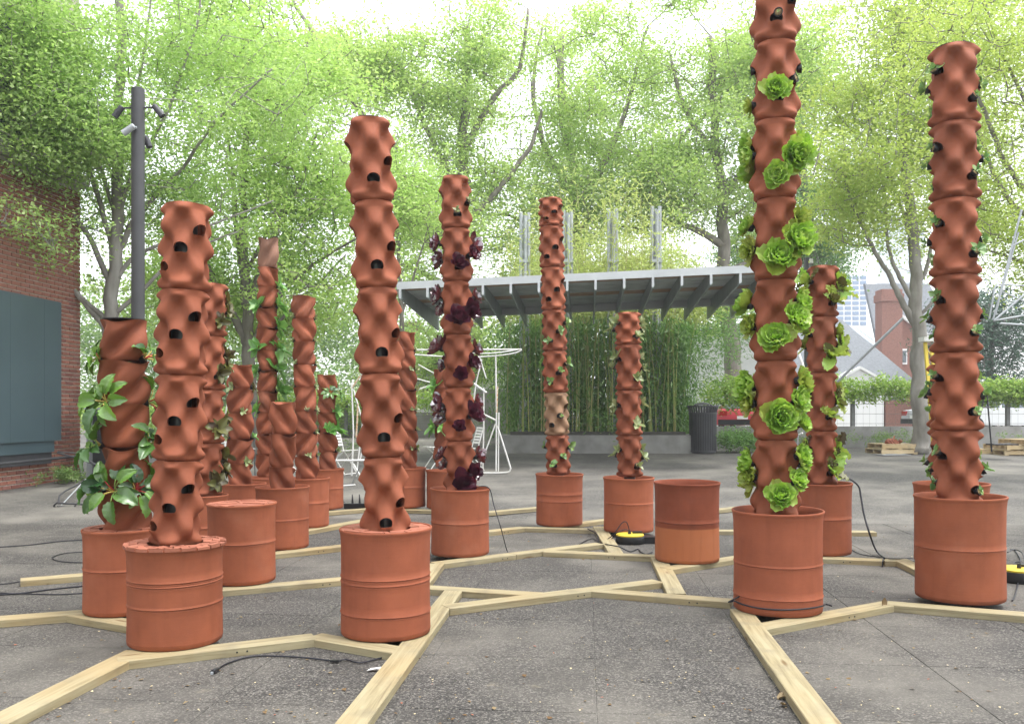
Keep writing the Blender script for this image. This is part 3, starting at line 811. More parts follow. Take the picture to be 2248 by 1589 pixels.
PLANTS = []
def plant(kind, pos, out, size, info, split=True, cup=True, cs=1.0):
    names = dict(lettuce='lettuce_plant', yellow='lettuce_plant', purple='purple_lettuce', chard='chard_plant', frilly='frilly_lettuce', seed='seedling', green='leafy_plant', grey='seedling', red='reddish_plant', stub='seedling')
    tilt = dict(lettuce=.22, yellow=-.15, purple=.30, chard=.5, frilly=.55, seed=.38, green=.6, grey=.5, red=.25, stub=.15)[kind]
    R = frame(pos, out, tilt)
    tw_ = Euler((random.uniform(-.3, .3), random.uniform(-.3, .3), 0)).to_matrix()
    root = empty(names[kind], pos, rot=(R @ tw_).to_euler())
    rn = random.random
    if cup:
        c = link('net_cup', CUP, None, root, scale=(cs, cs, cs)); link('growing_medium', MED, None, c)
    items = []
    if kind in ('lettuce', 'yellow', 'purple'):
        n = dict(lettuce=25, yellow=12, purple=22)[kind] if split else 14
        for k in range(n):
            t = k / (n - 1)                         # 0 heart .. 1 outer
            az = k * 2.39996 + rn() * .3
            me = random.choice(dict(lettuce=LET, yellow=LETY, purple=PUR)[kind])
            if kind == 'lettuce' and t > .85 and rn() < .3: me = random.choice(LETY)
            L = size * (.34 + .66 * t ** .8) * random.uniform(.88, 1.1)
            el = (1.20 - 1.28 * t ** .72) + random.uniform(-.14, .14)
            if kind == 'purple': el += .15
            items.append((me, (0, 0, .010 + .022 * (1 - t) * size / .1), (el, random.uniform(-.15, .15), az), (L, L, L)))
    elif kind == 'chard':
        n = 10
        for k in range(n):
            az = k * 2 * PI / n + rn() * .5
            sl = size * random.uniform(.25, .6); L = size * random.uniform(.6, 1.05); el = random.uniform(.25, 1.1)
            dy = Vector((-math.sin(az) * math.cos(el), math.cos(az) * math.cos(el), math.sin(el)))
            tip = dy * sl + Vector((0, 0, sl * .15))
            b = MB().tube(smooth_path([(0, 0, 0), tip * .5 + Vector((0, 0, sl * .12)), tip], 4), [.0038] * 8 + [.0028], 6)
            link('stem', b.mesh('stem', random.choice((M_stemr, M_stemy, M_stemg)), True), None, root)
            items.append((random.choice(CHA), tip, (el * .5, random.uniform(-.4, .4), az), (L, L, L)))
    else:
        n = dict(frilly=9, seed=6, green=10, grey=6, red=11, stub=3)[kind]
        pool = dict(frilly=FRI, seed=SEE, green=GRN, grey=GRY, red=RED, stub=SEE)[kind]
        for k in range(n):
            az = k * 2.39996 + rn() * .8
            el = random.uniform(.15, 1.25) if kind != 'red' else random.uniform(0, 1.0)
            L = size * random.uniform(.65, 1.1)
            h0 = (0, 0, random.uniform(.0, .012))
            items.append((random.choice(pool), h0, (el, random.uniform(-.4, .4), az), (L, L, L)))
    if split:
        for me, loc, rot, sc in items: link('leaf', me, None, root, loc, rot, sc)
    else:
        joined(items, 'leaves', root)
    PLANTS.append((root, kind, info))
    return root

def tower_holes(i):
    """planting places of a bumpy tower that the front half shows: (module, z, signed angle from the viewer, position, outward)"""
    t = TW[i]; res = []
    for k, z0, z1, yaw, R in t['mods']:
        for deg, tt in HOLES:
            th = math.radians(deg) + yaw
            rel = (math.degrees(th - t['th0']) + 180) % 360 - 180
            if abs(rel) > 138: continue
            z = z0 + tt * (z1 - z0)
            if z < t['zr'] + .03: continue
            o = Vector((math.sin(th), -math.cos(th), 0))
            p = t['Pb'] + t['ax'] * (z - t['Pb'].z) + o * R * 1.18
            res.append((k, z, rel, p, o))
    return sorted(res, key=lambda a: -a[1])

def place(i, kinds, sizes, mods=None, prob=1.0, split=True, relmax=138, cs=1.0):
    for k, z, rel, p, o in tower_holes(i):
        if mods and k not in mods: continue
        if abs(rel) > relmax or random.random() > prob: continue
        kd = random.choice(kinds); sz = sizes * random.uniform(.72, 1.22)
        p = p + Vector((random.uniform(-.012, .012), 0, random.uniform(-.02, .02)))
        if kd == 'lettuce' and abs(rel) > 115 and random.random() < .5: kd = 'yellow'
        plant(kd, p, o, sz, (i, z, rel), split, True, cs)

place(17, ['lettuce'], .132, mods=(3, 4, 5, 6, 7))
place(17, ['stub'], .02, mods=(1, 2))
def on_tower(i, px, py, kind, size, split=True):
    t = TW[i]; z = H - (py - CY) / F * t['D']; a = t['Pb'] + t['ax'] * (z - t['Pb'].z)
    sx = ((px - CX) / F * t['D'] - a.x) / (t['R'] * 1.15)
    th = math.asin(max(-.97, min(.97, sx))) + t['th0']
    o = Vector((math.sin(th), -math.cos(th), 0))
    plant(kind, a + o * t['R'] * 1.12, o, size, (i, z, math.degrees(th - t['th0'])), split)
for px, py, kd, sz in ((1700, 216, 'lettuce', .12), (1652, 232, 'yellow', .09), (1760, 486, 'yellow', .12), (1652, 548, 'yellow', .12), (1764, 664, 'lettuce', .11), (1648, 716, 'yellow', .11),
                       (1768, 836, 'yellow', .13), (1756, 930, 'lettuce', .11), (1650, 886, 'yellow', .12), (1650, 1048, 'yellow', .12), (1764, 1000, 'lettuce', .11), (1648, 342, 'lettuce', .12)):
    on_tower(17, px, py, kd, sz)
place(13, ['purple'], .126, mods=(1, 2, 3, 4, 5))
place(13, ['grey'], .05, mods=(0,), relmax=60)
place(19, ['seed'], .062, cs=1.0)
place(14, ['seed'], .075, mods=(3, 4, 6), split=False)
place(14, ['seed'], .05, mods=(5,), prob=.35, split=False)
place(15, ['grey'], .095, split=False, prob=.95)
place(18, ['frilly'], .15)
place(8, ['red'], .115, prob=.95)
place(20, ['seed'], .07, prob=.7, split=False)

def at_joint(i, j, rel, kind, size, split=False, cs=.8, drop=0.0):
    t = TW[i]; m = t['mods'][j]
    z = m[1] + .012 - drop
    th = math.radians(rel) + t['th0']
    o = Vector((math.sin(th), -math.cos(th), 0))
    p = t['Pb'] + t['ax'] * (z - t['Pb'].z) + o * t['R'] * 1.0
    plant(kind, p, o, size, (i, z, rel), split, True, cs)
for j, rel, s in ((0, 60, .15), (0, -95, .10), (1, -45, .17), (1, 85, .17), (1, -110, .16), (2, -85, .17), (2, 70, .16), (2, 115, .15), (3, -25, .19), (3, -80, .17), (3, 85, .17), (3, 25, .15)):
    at_joint(2, j, rel, 'chard', s, True, 1.0)
for j in range(1, 9):
    at_joint(10, j, 75, 'green', .19 if j > 1 else .14, True)
    if j in (2, 4, 5, 7): at_joint(10, j, -60, 'green', .14, True)
for j in range(0, 7):
    at_joint(6, j, (-65, 70, -50, 75, 10, 60, 15)[j], 'grey', .055)
    if j % 2: at_joint(6, j, (-70), 'grey', .05)
    else: at_joint(6, j, 80, 'grey', .06)
for j, rel, kd in ((0, -40, 'grey'), (0, 80, 'red'), (1, 10, 'grey'), (2, -70, 'grey'), (2, 80, 'green'), (3, 30, 'grey')):
    at_joint(9, j, rel, kd, .075)
for j, rel, kd, s in ((0, 20, 'chard', .12), (0, 80, 'chard', .15), (1, 75, 'green', .13), (2, 60, 'green', .17), (2, 10, 'green', .15), (3, 80, 'grey', .07), (2, -80, 'grey', .08)):
    at_joint(7, j, rel, kd, s, kd != 'grey')
for j in range(0, 6):
    at_joint(11, j, 70 if j % 2 else 85, 'grey', .07)
    if j in (1, 3, 5): at_joint(11, j, 25, 'grey', .06)
for j, rel, kd, s in ((0, -60, 'green', .15), (2, -60, 'green', .17), (2, 0, 'green', .15)):
    at_joint(12, j, rel, kd, s, True)

# labels: which tower, which side, which place from the top on that side
ORD = ['topmost', 'second', 'third', 'fourth', 'fifth', 'sixth', 'seventh', 'eighth', 'ninth', 'tenth', 'eleventh', 'twelfth', 'thirteenth', 'fourteenth', 'fifteenth', 'sixteenth']
WHAT = dict(lettuce='green head lettuce', yellow='limp yellow green lettuce', purple='dark purple lettuce', chard='swiss chard plant', frilly='frilly green lettuce', seed='small green seedling', green='leafy plant', grey='pale sprout', red='reddish plant', stub='tiny sprout in a black cup')
CAT = dict(lettuce='lettuce', yellow='lettuce', purple='lettuce', chard='chard', frilly='lettuce', seed='seedling', green='plant', grey='sprout', red='plant', stub='sprout')
seen = {}
for root, kind, (i, z, rel) in sorted(PLANTS, key=lambda a: -a[2][1]):
    side = 'left edge' if rel < -55 else 'right edge' if rel > 55 else 'front'
    k = (i, side, WHAT[kind]); seen[k] = seen.get(k, -1) + 1
    o_ = ORD[seen[k]] + ('' if seen[k] == 0 else ' down')
    tag(root, '%s on the %s of the %s, %s' % (WHAT[kind], side, TW[i]['nick'], o_), CAT[kind], 'plants on the ' + TW[i]['nick'])

# ================================================================ TREES AND FOLIAGE
def leaf_quads(c, L, wid, droop=.35, up=.9, axis=None):
    """c: (N,3) leaf bases -> (N,4,3) folded rhombic leaves"""
    N = len(c)
    a = rng.normal(size=(N, 3)); a[:, 2] = a[:, 2] * .5 - droop
    if axis is not None: a = a * .55 + axis
    a /= np.linalg.norm(a, axis=1, keepdims=True) + 1e-9
    n = rng.normal(size=(N, 3)) * .7; n[:, 2] += up
    sd = np.cross(a, n); sd /= np.linalg.norm(sd, axis=1, keepdims=True) + 1e-9
    n = np.cross(sd, a)
    l = L * rng.uniform(.7, 1.25, (N, 1)); w = wid * rng.uniform(.75, 1.2, (N, 1))
    mid = c + a * l * .45 + n * l * .10
    return np.stack([c, mid + sd * w / 2, c + a * l - n * l * .05, mid - sd * w / 2], axis=1)

def prisms(A, B, ra, rb, n=4):
    """thin tapering twigs -> quads"""
    A, B = np.asarray(A), np.asarray(B)
    d = B - A; d /= np.linalg.norm(d, axis=1, keepdims=True) + 1e-9
    h = np.where(np.abs(d[:, 2:3]) > .9, np.array([[1., 0, 0]]), np.array([[0, 0, 1.]]))
    u = np.cross(d, h); u /= np.linalg.norm(u, axis=1, keepdims=True) + 1e-9
    v = np.cross(d, u)
    out = []
    for k in range(n):
        a0, a1 = 2 * PI * k / n, 2 * PI * (k + 1) / n
        e0 = u * math.cos(a0) + v * math.sin(a0); e1 = u * math.cos(a1) + v * math.sin(a1)
        out.append(np.stack([A + e0 * ra[:, None], A + e1 * ra[:, None], B + e1 * rb[:, None], B + e0 * rb[:, None]], axis=1))
    return np.concatenate(out)

def tree(name, label, base, limbs, blobs, ncl, nleaf, L, wid, spread, lm, bm, rt=.006, group=None, cat='tree', seg=.55, twigs=True, flat=.55, shell=2.0, bough=13):
    """limbs: [(world points, r0, r1)]; blobs: [(centre, radii, weight)]. Leaf sprays hang on twigs grown from the nearest wood."""
    base = Vector(base)
    root = empty(name, base, label, cat, group)
    tb = MB(); nodes = []
    for pts, r0, r1 in limbs:
        sp = smooth_path(pts, 5); n = len(sp)
        wob = [p + Vector((random.uniform(-1, 1), random.uniform(-1, 1), random.uniform(-.5, .5))) * r0 * .22 for p in sp]
        tb.tube(wob, [r0 + (r1 - r0) * (i / (n - 1)) ** .8 for i in range(n)], 9)
        nodes += [tuple(p) for p in sp[max(1, n // 4):]]
    if limbs: tb.build('trunk', bm, root, True, origin=base)
    wsum = sum(b[2] for b in blobs); C = []
    for c, r, w in blobs:
        k = int(ncl * w / wsum)
        dd = rng.normal(size=(k, 3)); dd /= np.linalg.norm(dd, axis=1, keepdims=True)
        C.append(np.array(c) + dd * (rng.uniform(0, 1, (k, 1)) ** (1 / shell)) * np.array(r))
    C = np.concatenate(C)
    B_ = C[rng.permutation(len(C))[:max(6, int(len(C) / bough))]]
    C = B_[rng.integers(0, len(B_), len(C))] + rng.normal(size=C.shape) * np.array([1, 1, .55]) * spread * 2.0
    C = C[C[:, 2] > GZ(0) + .3]
    if limbs and twigs:
        NN = np.zeros((len(C) * 14 + len(nodes) + 10, 3)); m = len(nodes); NN[:m] = nodes
        parent = [-1] * m
        d0 = np.min(np.linalg.norm(C[:, None, :] - NN[None, :m:3, :], axis=2), axis=1)
        for idx in np.argsort(d0):
            c = C[idx]
            dv = c - NN[:m]; dist = np.linalg.norm(dv, axis=1) + np.maximum(0, -dv[:, 2]) * .8
            p = int(np.argmin(dist)); st = NN[p]; ln = np.linalg.norm(c - st)
            k = max(1, min(12, int(ln / seg)))
            q = p
            bend = rng.normal(size=3) * ln * .10; bend[2] += ln * .08
            for j in range(1, k + 1):
                t = j / k
                pt = st + (c - st) * t + bend * math.sin(PI * t) + rng.normal(size=3) * .02 * ln * (j < k)
                NN[m] = pt; parent.append(q); q = m; m += 1
        cnt = np.zeros(m); cnt[len(nodes):] = 0
        has = np.ones(m, bool)
        par = np.array(parent)
        cnt[:] = 1
        for i in range(m - 1, len(nodes) - 1, -1):
            if par[i] >= len(nodes): cnt[par[i]] += cnt[i] * .6
        idx = np.arange(len(nodes), m); pr = par[idx]
        rad = rt * cnt ** .5
        ra = np.where(pr >= len(nodes), rad[pr], rad[idx] * 1.25)
        Q = prisms(NN[pr], NN[idx], np.minimum(ra, rad[idx] * 1.7), rad[idx] * .92) - np.array(base)
        link('twigs', quads('twigs', Q, bm), None, root)
        # sprays sit at the twig ends and a little back along them
    K = len(C)
    off = rng.normal(size=(K, nleaf, 3)) * spread; off[:, :, 2] *= flat
    off[:, :, 2] -= .35 * np.abs(off[:, :, 0]) * .5
    cen = (C[:, None, :] + off).reshape(-1, 3)
    keep = rng.uniform(size=len(cen)) < np.repeat(rng.uniform(.55, 1, K), nleaf)
    Q = leaf_quads(cen[keep], L, wid) - np.array(base)
    link('crown', quads('crown', Q, lm), None, root)
    return root
def pl(*pp, D=0.0):
    """polyline of image points with distance: (px,py) or (px,py,D)"""
    return [P(p[0], p[1], p[2] if len(p) > 2 else D) for p in pp]
def ell(px, py, D, rx, ry, rd, w=None):
    """crown lump: centre at image point and distance; radii given in pixels across/up, metres deep"""
    k = D / F
    return (P(px, py, D), (rx * k, rd, ry * k), w if w else rx * ry * k * k)
def foliage_mass(name, label, cat, blobs, n, L, wid, m, kind=None, group=None, stems=None, flat=.7, clump=25, spread=.12, droop=.2):
    C = []; ws = sum(b[2] for b in blobs)
    for c, r, w in blobs:
        k = max(1, int(n / clump * w / ws))
        dd = rng.normal(size=(k, 3)); dd /= np.linalg.norm(dd, axis=1, keepdims=True)
        C.append(np.array(c) + dd * rng.uniform(.3, 1, (k, 1)) ** .6 * np.array(r))
    C = np.concatenate(C)
    gz = np.array([GZ(y) for y in C[:, 1]])
    C = C[C[:, 2] > gz + .03]
    cen = np.repeat(C, clump, axis=0); o = rng.normal(size=cen.shape) * spread; o[:, 2] *= flat; cen = cen + o
    gz = np.array([GZ(y) for y in cen[:, 1]]); cen[:, 2] = np.maximum(cen[:, 2], gz + .02)
    b0 = np.array(blobs[0][0]); base = Vector((float(cen[:, 0].mean()), float(cen[:, 1].mean()), GZ(float(cen[:, 1].mean()))))
    Q = leaf_quads(cen, L, wid, droop) - np.array(base)
    if stems:
        root = empty(name, base, label, cat, group)
        sb = MB()
        for s in stems: sb.tube(s[0], s[1], 6)
        sb.build('stems', M_bark, root, True, origin=base)
        link('foliage', quads('foliage', Q, m), None, root)
        return root
    o = link(name, quads(name, Q, m), None, None, base)
    return tag(o, label, cat, group, kind)

# --- left tree behind the lamp pole
D1 = 14.8
b1 = G(246, 1048); D1 = b1.y
tree('street_tree', 'airy green street tree with upright fans of branches behind the dark lamp pole', b1, [
    ([b1, P(245, 880, D1), P(243, 720, D1), P(252, 560, D1), P(258, 420, D1), P(262, 280, D1), P(264, 100, D1), P(262, -120, D1)], .17, .07),
    (pl((240, 730), (185, 665), (130, 610), (60, 555, D1 - .5), (-30, 490, D1 - 1), D=D1), .06, .02),
    (pl((238, 705), (170, 645), (100, 575), (40, 535, D1 + .5), (-40, 520, D1 + 1), D=D1), .05, .02),
    (pl((242, 620), (195, 520), (150, 460), (110, 395), (60, 330, D1 - .8), (0, 235, D1 - 1.2), D=D1), .06, .018),
    (pl((250, 560), (215, 430), (175, 330), (120, 235), (70, 120, D1 - .6), (30, 20, D1 - 1), D=D1), .055, .016),
    (pl((252, 470), (225, 380), (190, 260), (160, 140), (140, 20), D=D1), .04, .015),
    (pl((255, 570), (285, 500), (340, 430), (400, 370), (480, 260, D1 - .5), (600, 150, D1 - 1), D=D1), .065, .015),
    (pl((258, 610), (300, 560), (400, 520), (500, 480, D1 + .5), (600, 440, D1 + 1), D=D1), .05, .012),
    (pl((256, 500), (285, 400), (340, 300), (385, 200), (430, 60), (450, -60), D=D1), .055, .015),
    (pl((250, 690), (310, 640), (360, 590), (440, 540, D1 + .4), (520, 510, D1 + .8), D=D1), .05, .015),
    (pl((262, 300), (300, 200), (320, 90), (340, -80), D=D1), .04, .015),
], [ell(110, 180, D1 - 1.6, 200, 250, 1.2), ell(300, 60, D1, 220, 220, 2.4), ell(60, 520, D1 - 1.6, 150, 80, .8, .6), ell(470, 160, D1, 180, 190, 1.8), ell(120, 290, D1 - 1.4, 150, 110, .9, 2.5),
    ell(440, 420, D1 + .6, 130, 120, 1.2, 3), ell(200, 430, D1 + 1, 180, 150, 1.2, 3), ell(30, 580, D1 - .5, 110, 60, .8, 1.2), ell(30, 110, D1 - 1.9, 170, 150, .8, 2.2), ell(90, 240, D1 - 1.7, 150, 70, .6, .9)],
    1500, 64, .088, .044, .22, L_t_left, M_bark_pale, rt=.0055)

# --- second street tree, lit from the side
D2 = 21.0
b2 = Vector((P(552, 990, D2).x, D2, GZ(D2)))
tree('street_tree', 'bright yellow green tree with forked trunk behind the grey topped tower', b2, [
    ([b2, P(548, 850, D2), P(545, 740, D2), P(540, 640, D2), P(536, 520, D2), P(535, 400, D2), P(545, 250, D2)], .19, .07),
    (pl((545, 760), (510, 690), (470, 620), (440, 540), (425, 430, D2 - 1), D=D2), .12, .03),
    (pl((548, 780), (580, 700), (640, 620), (720, 560, D2 - .5), (790, 520, D2 - 1), D=D2), .09, .02),
    (pl((543, 690), (570, 600), (610, 500), (660, 400), (700, 280), D=D2), .09, .02),
    (pl((540, 640), (520, 520), (515, 420), (500, 300), (480, 160), D=D2), .08, .02),
    (pl((546, 800), (600, 720), (680, 640), (760, 560, D2 + 1), D=D2), .06, .02),
    (pl((540, 600), (600, 480), (640, 330), (660, 190), (680, 60), D=D2), .06, .02),
], [ell(560, 250, D2, 200, 270, 3), ell(660, 420, D2 - .6, 130, 180, 2.2), ell(690, 230, D2 - .6, 90, 200, 1.8), ell(720, 580, D2 - .6, 90, 110, 1.5), ell(420, 590, D2 + 1, 150, 140, 2), ell(560, 640, D2 + 1.5, 200, 130, 1.5), ell(530, 60, D2, 170, 140, 2.5)],
    1400, 66, .115, .06, .28, L_t_bright, M_bark, rt=.007)

# --- small yellow green tree behind the middle tower
D3 = 25.0
b3 = Vector((P(880, 980, D3).x, D3, GZ(D3)))
tree('young_tree', 'slim yellow green young tree behind the tall bare middle tower', b3, [
    ([b3, P(884, 800, D3), P(880, 640, D3), P(870, 480, D3), P(850, 320, D3)], .10, .03),
    (pl((880, 700), (910, 600), (940, 500), D=D3), .05, .015), (pl((880, 660), (850, 560), (820, 440), D=D3), .05, .015)],
    [ell(880, 500, D3, 80, 130, 1.5), ell(830, 370, D3, 70, 120, 1.3), ell(915, 440, D3, 60, 60, 1.2)], 380, 56, .10, .052, .28, L_t_bright, M_bark, rt=.007)

# --- oaks beyond the pavilion
def oak(label, D, tx, ty, limbs, blobs, ncl, lm=None, rt=.012):
    bs = Vector((P(tx, 950, D).x, D, GZ(D)))
    return tree('oak_tree', label, bs, [([bs] + pl(*ty, D=D), .42, .14)] + [(pl(*q, D=D), r0, r1) for q, r0, r1 in limbs], blobs, int(ncl * 1.05), 100, .15, .088, .42, lm or L_oak, M_bark, rt=rt, group='oaks behind the pavilion', seg=1.0, bough=18)
oak('tall oak rising behind the bare middle tower and purple lettuces', 34, 985, [(1000, 800), (1030, 720), (1015, 560), (1018, 400), (1020, 250), (1025, 60)], [
    (((1020, 560), (940, 480), (880, 380), (800, 260), (720, 130), (640, 0)), .22, .06), (((1018, 450), (960, 330), (900, 200), (850, 60)), .16, .05), (((1020, 330), (1080, 220), (1140, 150), (1160, 20)), .16, .05),
    (((1010, 640), (950, 610), (880, 580), (820, 575)), .14, .05), (((1016, 500), (1090, 420), (1160, 330), (1190, 240)), .16, .05)],
    [ell(880, 330, 34, 190, 210, 4), ell(1030, 180, 34, 200, 220, 4), ell(790, 130, 34, 160, 170, 3.5), ell(1010, 480, 34, 190, 150, 3), ell(900, 610, 35, 180, 110, 2.5), ell(960, 740, 36, 150, 110, 2)], 760)
oak('broad oak crown above the middle of the pavilion roof', 38, 1290, [(1280, 800), (1270, 650), (1262, 520), (1260, 400), (1240, 250), (1230, 80)], [
    (((1262, 520), (1330, 440), (1400, 400), (1470, 330), (1560, 240)), .2, .06), (((1260, 430), (1200, 330), (1170, 200), (1190, 60)), .18, .05), (((1262, 470), (1330, 350), (1380, 220), (1420, 60)), .2, .05), (((1265, 560), (1180, 500), (1110, 470)), .15, .05)],
    [ell(1240, 200, 38, 210, 230, 4.5), ell(1390, 160, 38, 200, 200, 4.5), ell(1330, 400, 38, 210, 160, 4), ell(1180, 480, 37, 160, 150, 3), ell(1300, 600, 40, 230, 140, 3)], 820)
oak('darker oak right of the pavilion columns with low spreading boughs', 36, 1615, [(1610, 820), (1600, 680), (1590, 560), (1585, 430), (1570, 280), (1560, 80)], [
    (((1590, 540), (1520, 500), (1450, 480), (1390, 470)), .18, .05), (((1586, 440), (1650, 340), (1700, 230), (1730, 80)), .18, .05), (((1578, 350), (1510, 250), (1470, 120)), .16, .05), (((1595, 600), (1680, 560), (1760, 520), (1850, 500)), .18, .05)],
    [ell(1560, 300, 36, 180, 220, 4), ell(1480, 420, 36, 150, 140, 3), ell(1600, 500, 36, 150, 130, 3), ell(1660, 160, 36, 170, 190, 4), ell(1520, 110, 37, 160, 150, 4), ell(1600, 690, 37, 110, 90, 2, 6)], 760, L_oak)
oak('dark green oak behind the frilly lettuce tower', 42, 1790, [(1785, 800), (1780, 640), (1778, 500), (1760, 350), (1750, 200)], [
    (((1780, 560), (1840, 490), (1890, 430)), .16, .05), (((1778, 520), (1720, 420), (1690, 300)), .16, .05)],
    [ell(1780, 450, 42, 130, 150, 3.5), ell(1850, 540, 42, 70, 80, 2.5), ell(1720, 560, 42, 110, 90, 2.5), ell(1720, 330, 42, 110, 140, 3)], 420, L_oak_dark)

# --- right trees
bR = G(2022, 996); DR = bR.y
tree('street_tree', 'pale spring tree with smooth grey trunk standing behind the pallets at right', bR, [
    ([bR, P(2020, 900, DR), P(2018, 800, DR), P(2014, 690, DR), P(2010, 580, DR), P(2000, 460, DR), P(1985, 320, DR), P(1978, 180, DR), P(1975, 20, DR)], .24, .07),
    (pl((2014, 720), (1985, 670), (1955, 610), (1915, 540), (1880, 470), (1850, 380, DR - .6), D=DR), .10, .025),
    (pl((2012, 670), (1975, 610), (1950, 540), (1945, 460), (1930, 340), D=DR), .07, .02),
    (pl((2012, 690), (2004, 640), (2030, 600), (2045, 540), (2060, 440), (2080, 300), D=DR), .08, .02),
    (pl((2010, 560), (1980, 460), (1940, 360), (1900, 250), D=DR), .06, .02),
    (pl((2012, 700), (2050, 660), (2090, 610), (2140, 540), D=DR), .05, .02)],
    [ell(1960, 260, DR, 160, 240, 3), ell(1850, 330, DR - .5, 100, 160, 2), ell(2080, 330, DR + .5, 140, 200, 2.5), ell(1880, 480, DR, 90, 80, 1.5), ell(2020, 40, DR, 220, 180, 3), ell(2130, 500, DR + .8, 110, 80, 1.6)], 1150, 60, .11, .056, .28, L_t_right, M_bark_pale, rt=.007)
D4 = 16.0
b4 = Vector((P(2420, 900, D4).x, D4, GZ(D4)))
tree('street_tree', 'tree outside the right edge reaching its dark limbs into the picture', b4, [
    ([b4, P(2415, 820, D4), P(2400, 680, D4), P(2360, 560, D4), P(2320, 460, D4), P(2290, 300, D4), P(2260, 100, D4)], .17, .06),
    (pl((2340, 510), (2270, 440), (2215, 370), (2170, 270), (2130, 160), (2110, 40), D=D4), .07, .02),
    (pl((2330, 480), (2250, 470), (2190, 400), (2160, 320, D4 + .5), (2120, 230, D4 + .8), D=D4), .06, .018),
    (pl((2380, 620), (2300, 600), (2230, 570), (2160, 545), D=D4), .06, .015),
    (pl((2300, 340), (2250, 220), (2200, 120), (2160, 0), D=D4), .05, .015)],
    [ell(2190, 180, D4, 130, 230, 2), ell(2280, 120, D4, 160, 240, 2.2), ell(2210, 430, D4, 90, 140, 1.4, 2.5), ell(2130, 60, D4, 140, 140, 1.8), ell(2300, 560, D4, 110, 70, 1.4, 1.5)], 750, 56, .07, .036, .22, L_t_right, M_bark, rt=.0055)
DCo = 44.0
bC = Vector((P(2175, 950, DCo).x, DCo, GZ(DCo)))
tree('conifer', 'dark blue green conifer behind the vine hedge at right', bC, [([bC, P(2176, 800, DCo), P(2178, 640, DCo)], .25, .06)],
     [ell(2175, 800, DCo, 95, 110, 2.2), ell(2185, 700, DCo, 80, 90, 1.8), ell(2230, 760, DCo, 60, 140, 2)], 420, 46, .30, .06, .5, L_conifer, M_bark, rt=.01, cat='tree', seg=1.2)

# --- far wood closing the view at left and behind the bamboo
foliage_mass('wood', 'pale green wood closing the view beyond the plaza', 'wood',
    [ell(x, y, 52 + (i % 3) * 3, 120, 90, 3) for i, (x, y) in enumerate([(190, 860), (300, 800), (400, 860), (500, 780), (600, 850), (700, 790), (800, 850), (760, 700), (640, 720), (900, 800), (980, 860), (840, 740), (330, 930), (520, 930), (700, 930), (220, 930), (430, 720), (1060, 800), (1130, 880), (240, 760), (340, 720), (560, 700), (200, 700), (280, 880), (440, 900), (620, 910)])],
    64000, .26, .15, L_far, 'stuff', clump=60, spread=.7)
foliage_mass('hedge', 'bright green clipped hedge far behind the left barrels', 'hedge',
    [ell(x, 925, 33, 60, 40, 1.0) for x in range(180, 780, 70)], 9000, .13, .075, L_hedge, clump=25, spread=.2)

# unseen trees added behind and beside the viewer to cut frontal light
foliage_mass('wood', 'unseen trees added to shade the plaza behind the viewer and along its right side', 'wood',
    [((x, -13 + .02 * x * x * .1, z), (2.6, 1.6, 2.6), 1) for x in range(-14, 15, 4) for z in (2.0, 5.5, 8.5)] + [((13.5, y, z), (1.6, 2.4, 2.4), 1) for y in range(-10, 9, 4) for z in (2.0, 5.0)],
    30000, .34, .19, L_oak_dark, 'stuff', clump=40, spread=.7)

# --- bamboo behind the planter
DB = 24.5
root = empty('bamboo_grove', (P(1310, 900, DB).x, DB, GZ(DB)), 'dense bamboo grove in the planter below and behind the pavilion roof', 'bamboo')
cb = []; ca = []; rr = []
tops = []
for k in range(190):
    px = random.choice([random.gauss(1180, 45), random.gauss(1300, 60), random.gauss(1420, 45), random.uniform(1105, 1500)])
    px = min(1515, max(1095, px))
    Dk = DB + (random.uniform(-.5, 1.6) if k % 3 else random.uniform(-1.5, -1.0))
    x0 = P(px, 0, Dk).x; z0 = GZ(Dk) + .4
    ht = random.uniform(3.2, 5.6) if random.random() < .78 else random.uniform(5.5, 6.8)
    lean = random.gauss(0, .25); ly = random.gauss(-.1, .2)
    prev = None
    for j in range(7):
        t = j / 6
        p = (x0 + lean * t * t * 1.5, Dk + ly * t * t * 1.5, z0 + ht * t - .25 * t ** 4)
        if prev: ca.append(prev); cb.append(p); rr.append(.016 * (1 - .75 * t) + .003)
        prev = p
        if j > 0: tops.append((p, t, z0 + ht * t))
M_culm = mat('bamboo_culm', (.26, .34, .08), .4, .3, var=(3, 3), col2=(.34, .30, .12))
q = prisms(np.array(ca), np.array(cb), np.array(rr), np.array(rr) * .95, 5) - np.array(root.location)
tag(link('culms', quads('culms', q, M_culm), None, root), kind='stuff')
lowc = []; hic = []
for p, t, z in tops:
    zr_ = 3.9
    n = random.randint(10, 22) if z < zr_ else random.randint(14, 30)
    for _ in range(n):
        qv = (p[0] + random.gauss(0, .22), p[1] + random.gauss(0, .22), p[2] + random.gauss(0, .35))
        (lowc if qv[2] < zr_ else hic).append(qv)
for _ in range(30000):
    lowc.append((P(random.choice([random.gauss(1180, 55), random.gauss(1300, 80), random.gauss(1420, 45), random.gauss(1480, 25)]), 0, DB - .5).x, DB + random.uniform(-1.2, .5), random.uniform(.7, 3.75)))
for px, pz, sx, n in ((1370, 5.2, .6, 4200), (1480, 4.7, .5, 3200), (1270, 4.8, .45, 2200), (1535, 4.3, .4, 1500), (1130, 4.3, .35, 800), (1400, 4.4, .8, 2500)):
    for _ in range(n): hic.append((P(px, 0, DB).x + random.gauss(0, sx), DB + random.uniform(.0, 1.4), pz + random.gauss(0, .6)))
tag(link('leaves', quads('leaves', leaf_quads(np.array(lowc), .19, .034, 1.1) - np.array(root.location), L_bamboo), None, root), kind='stuff')
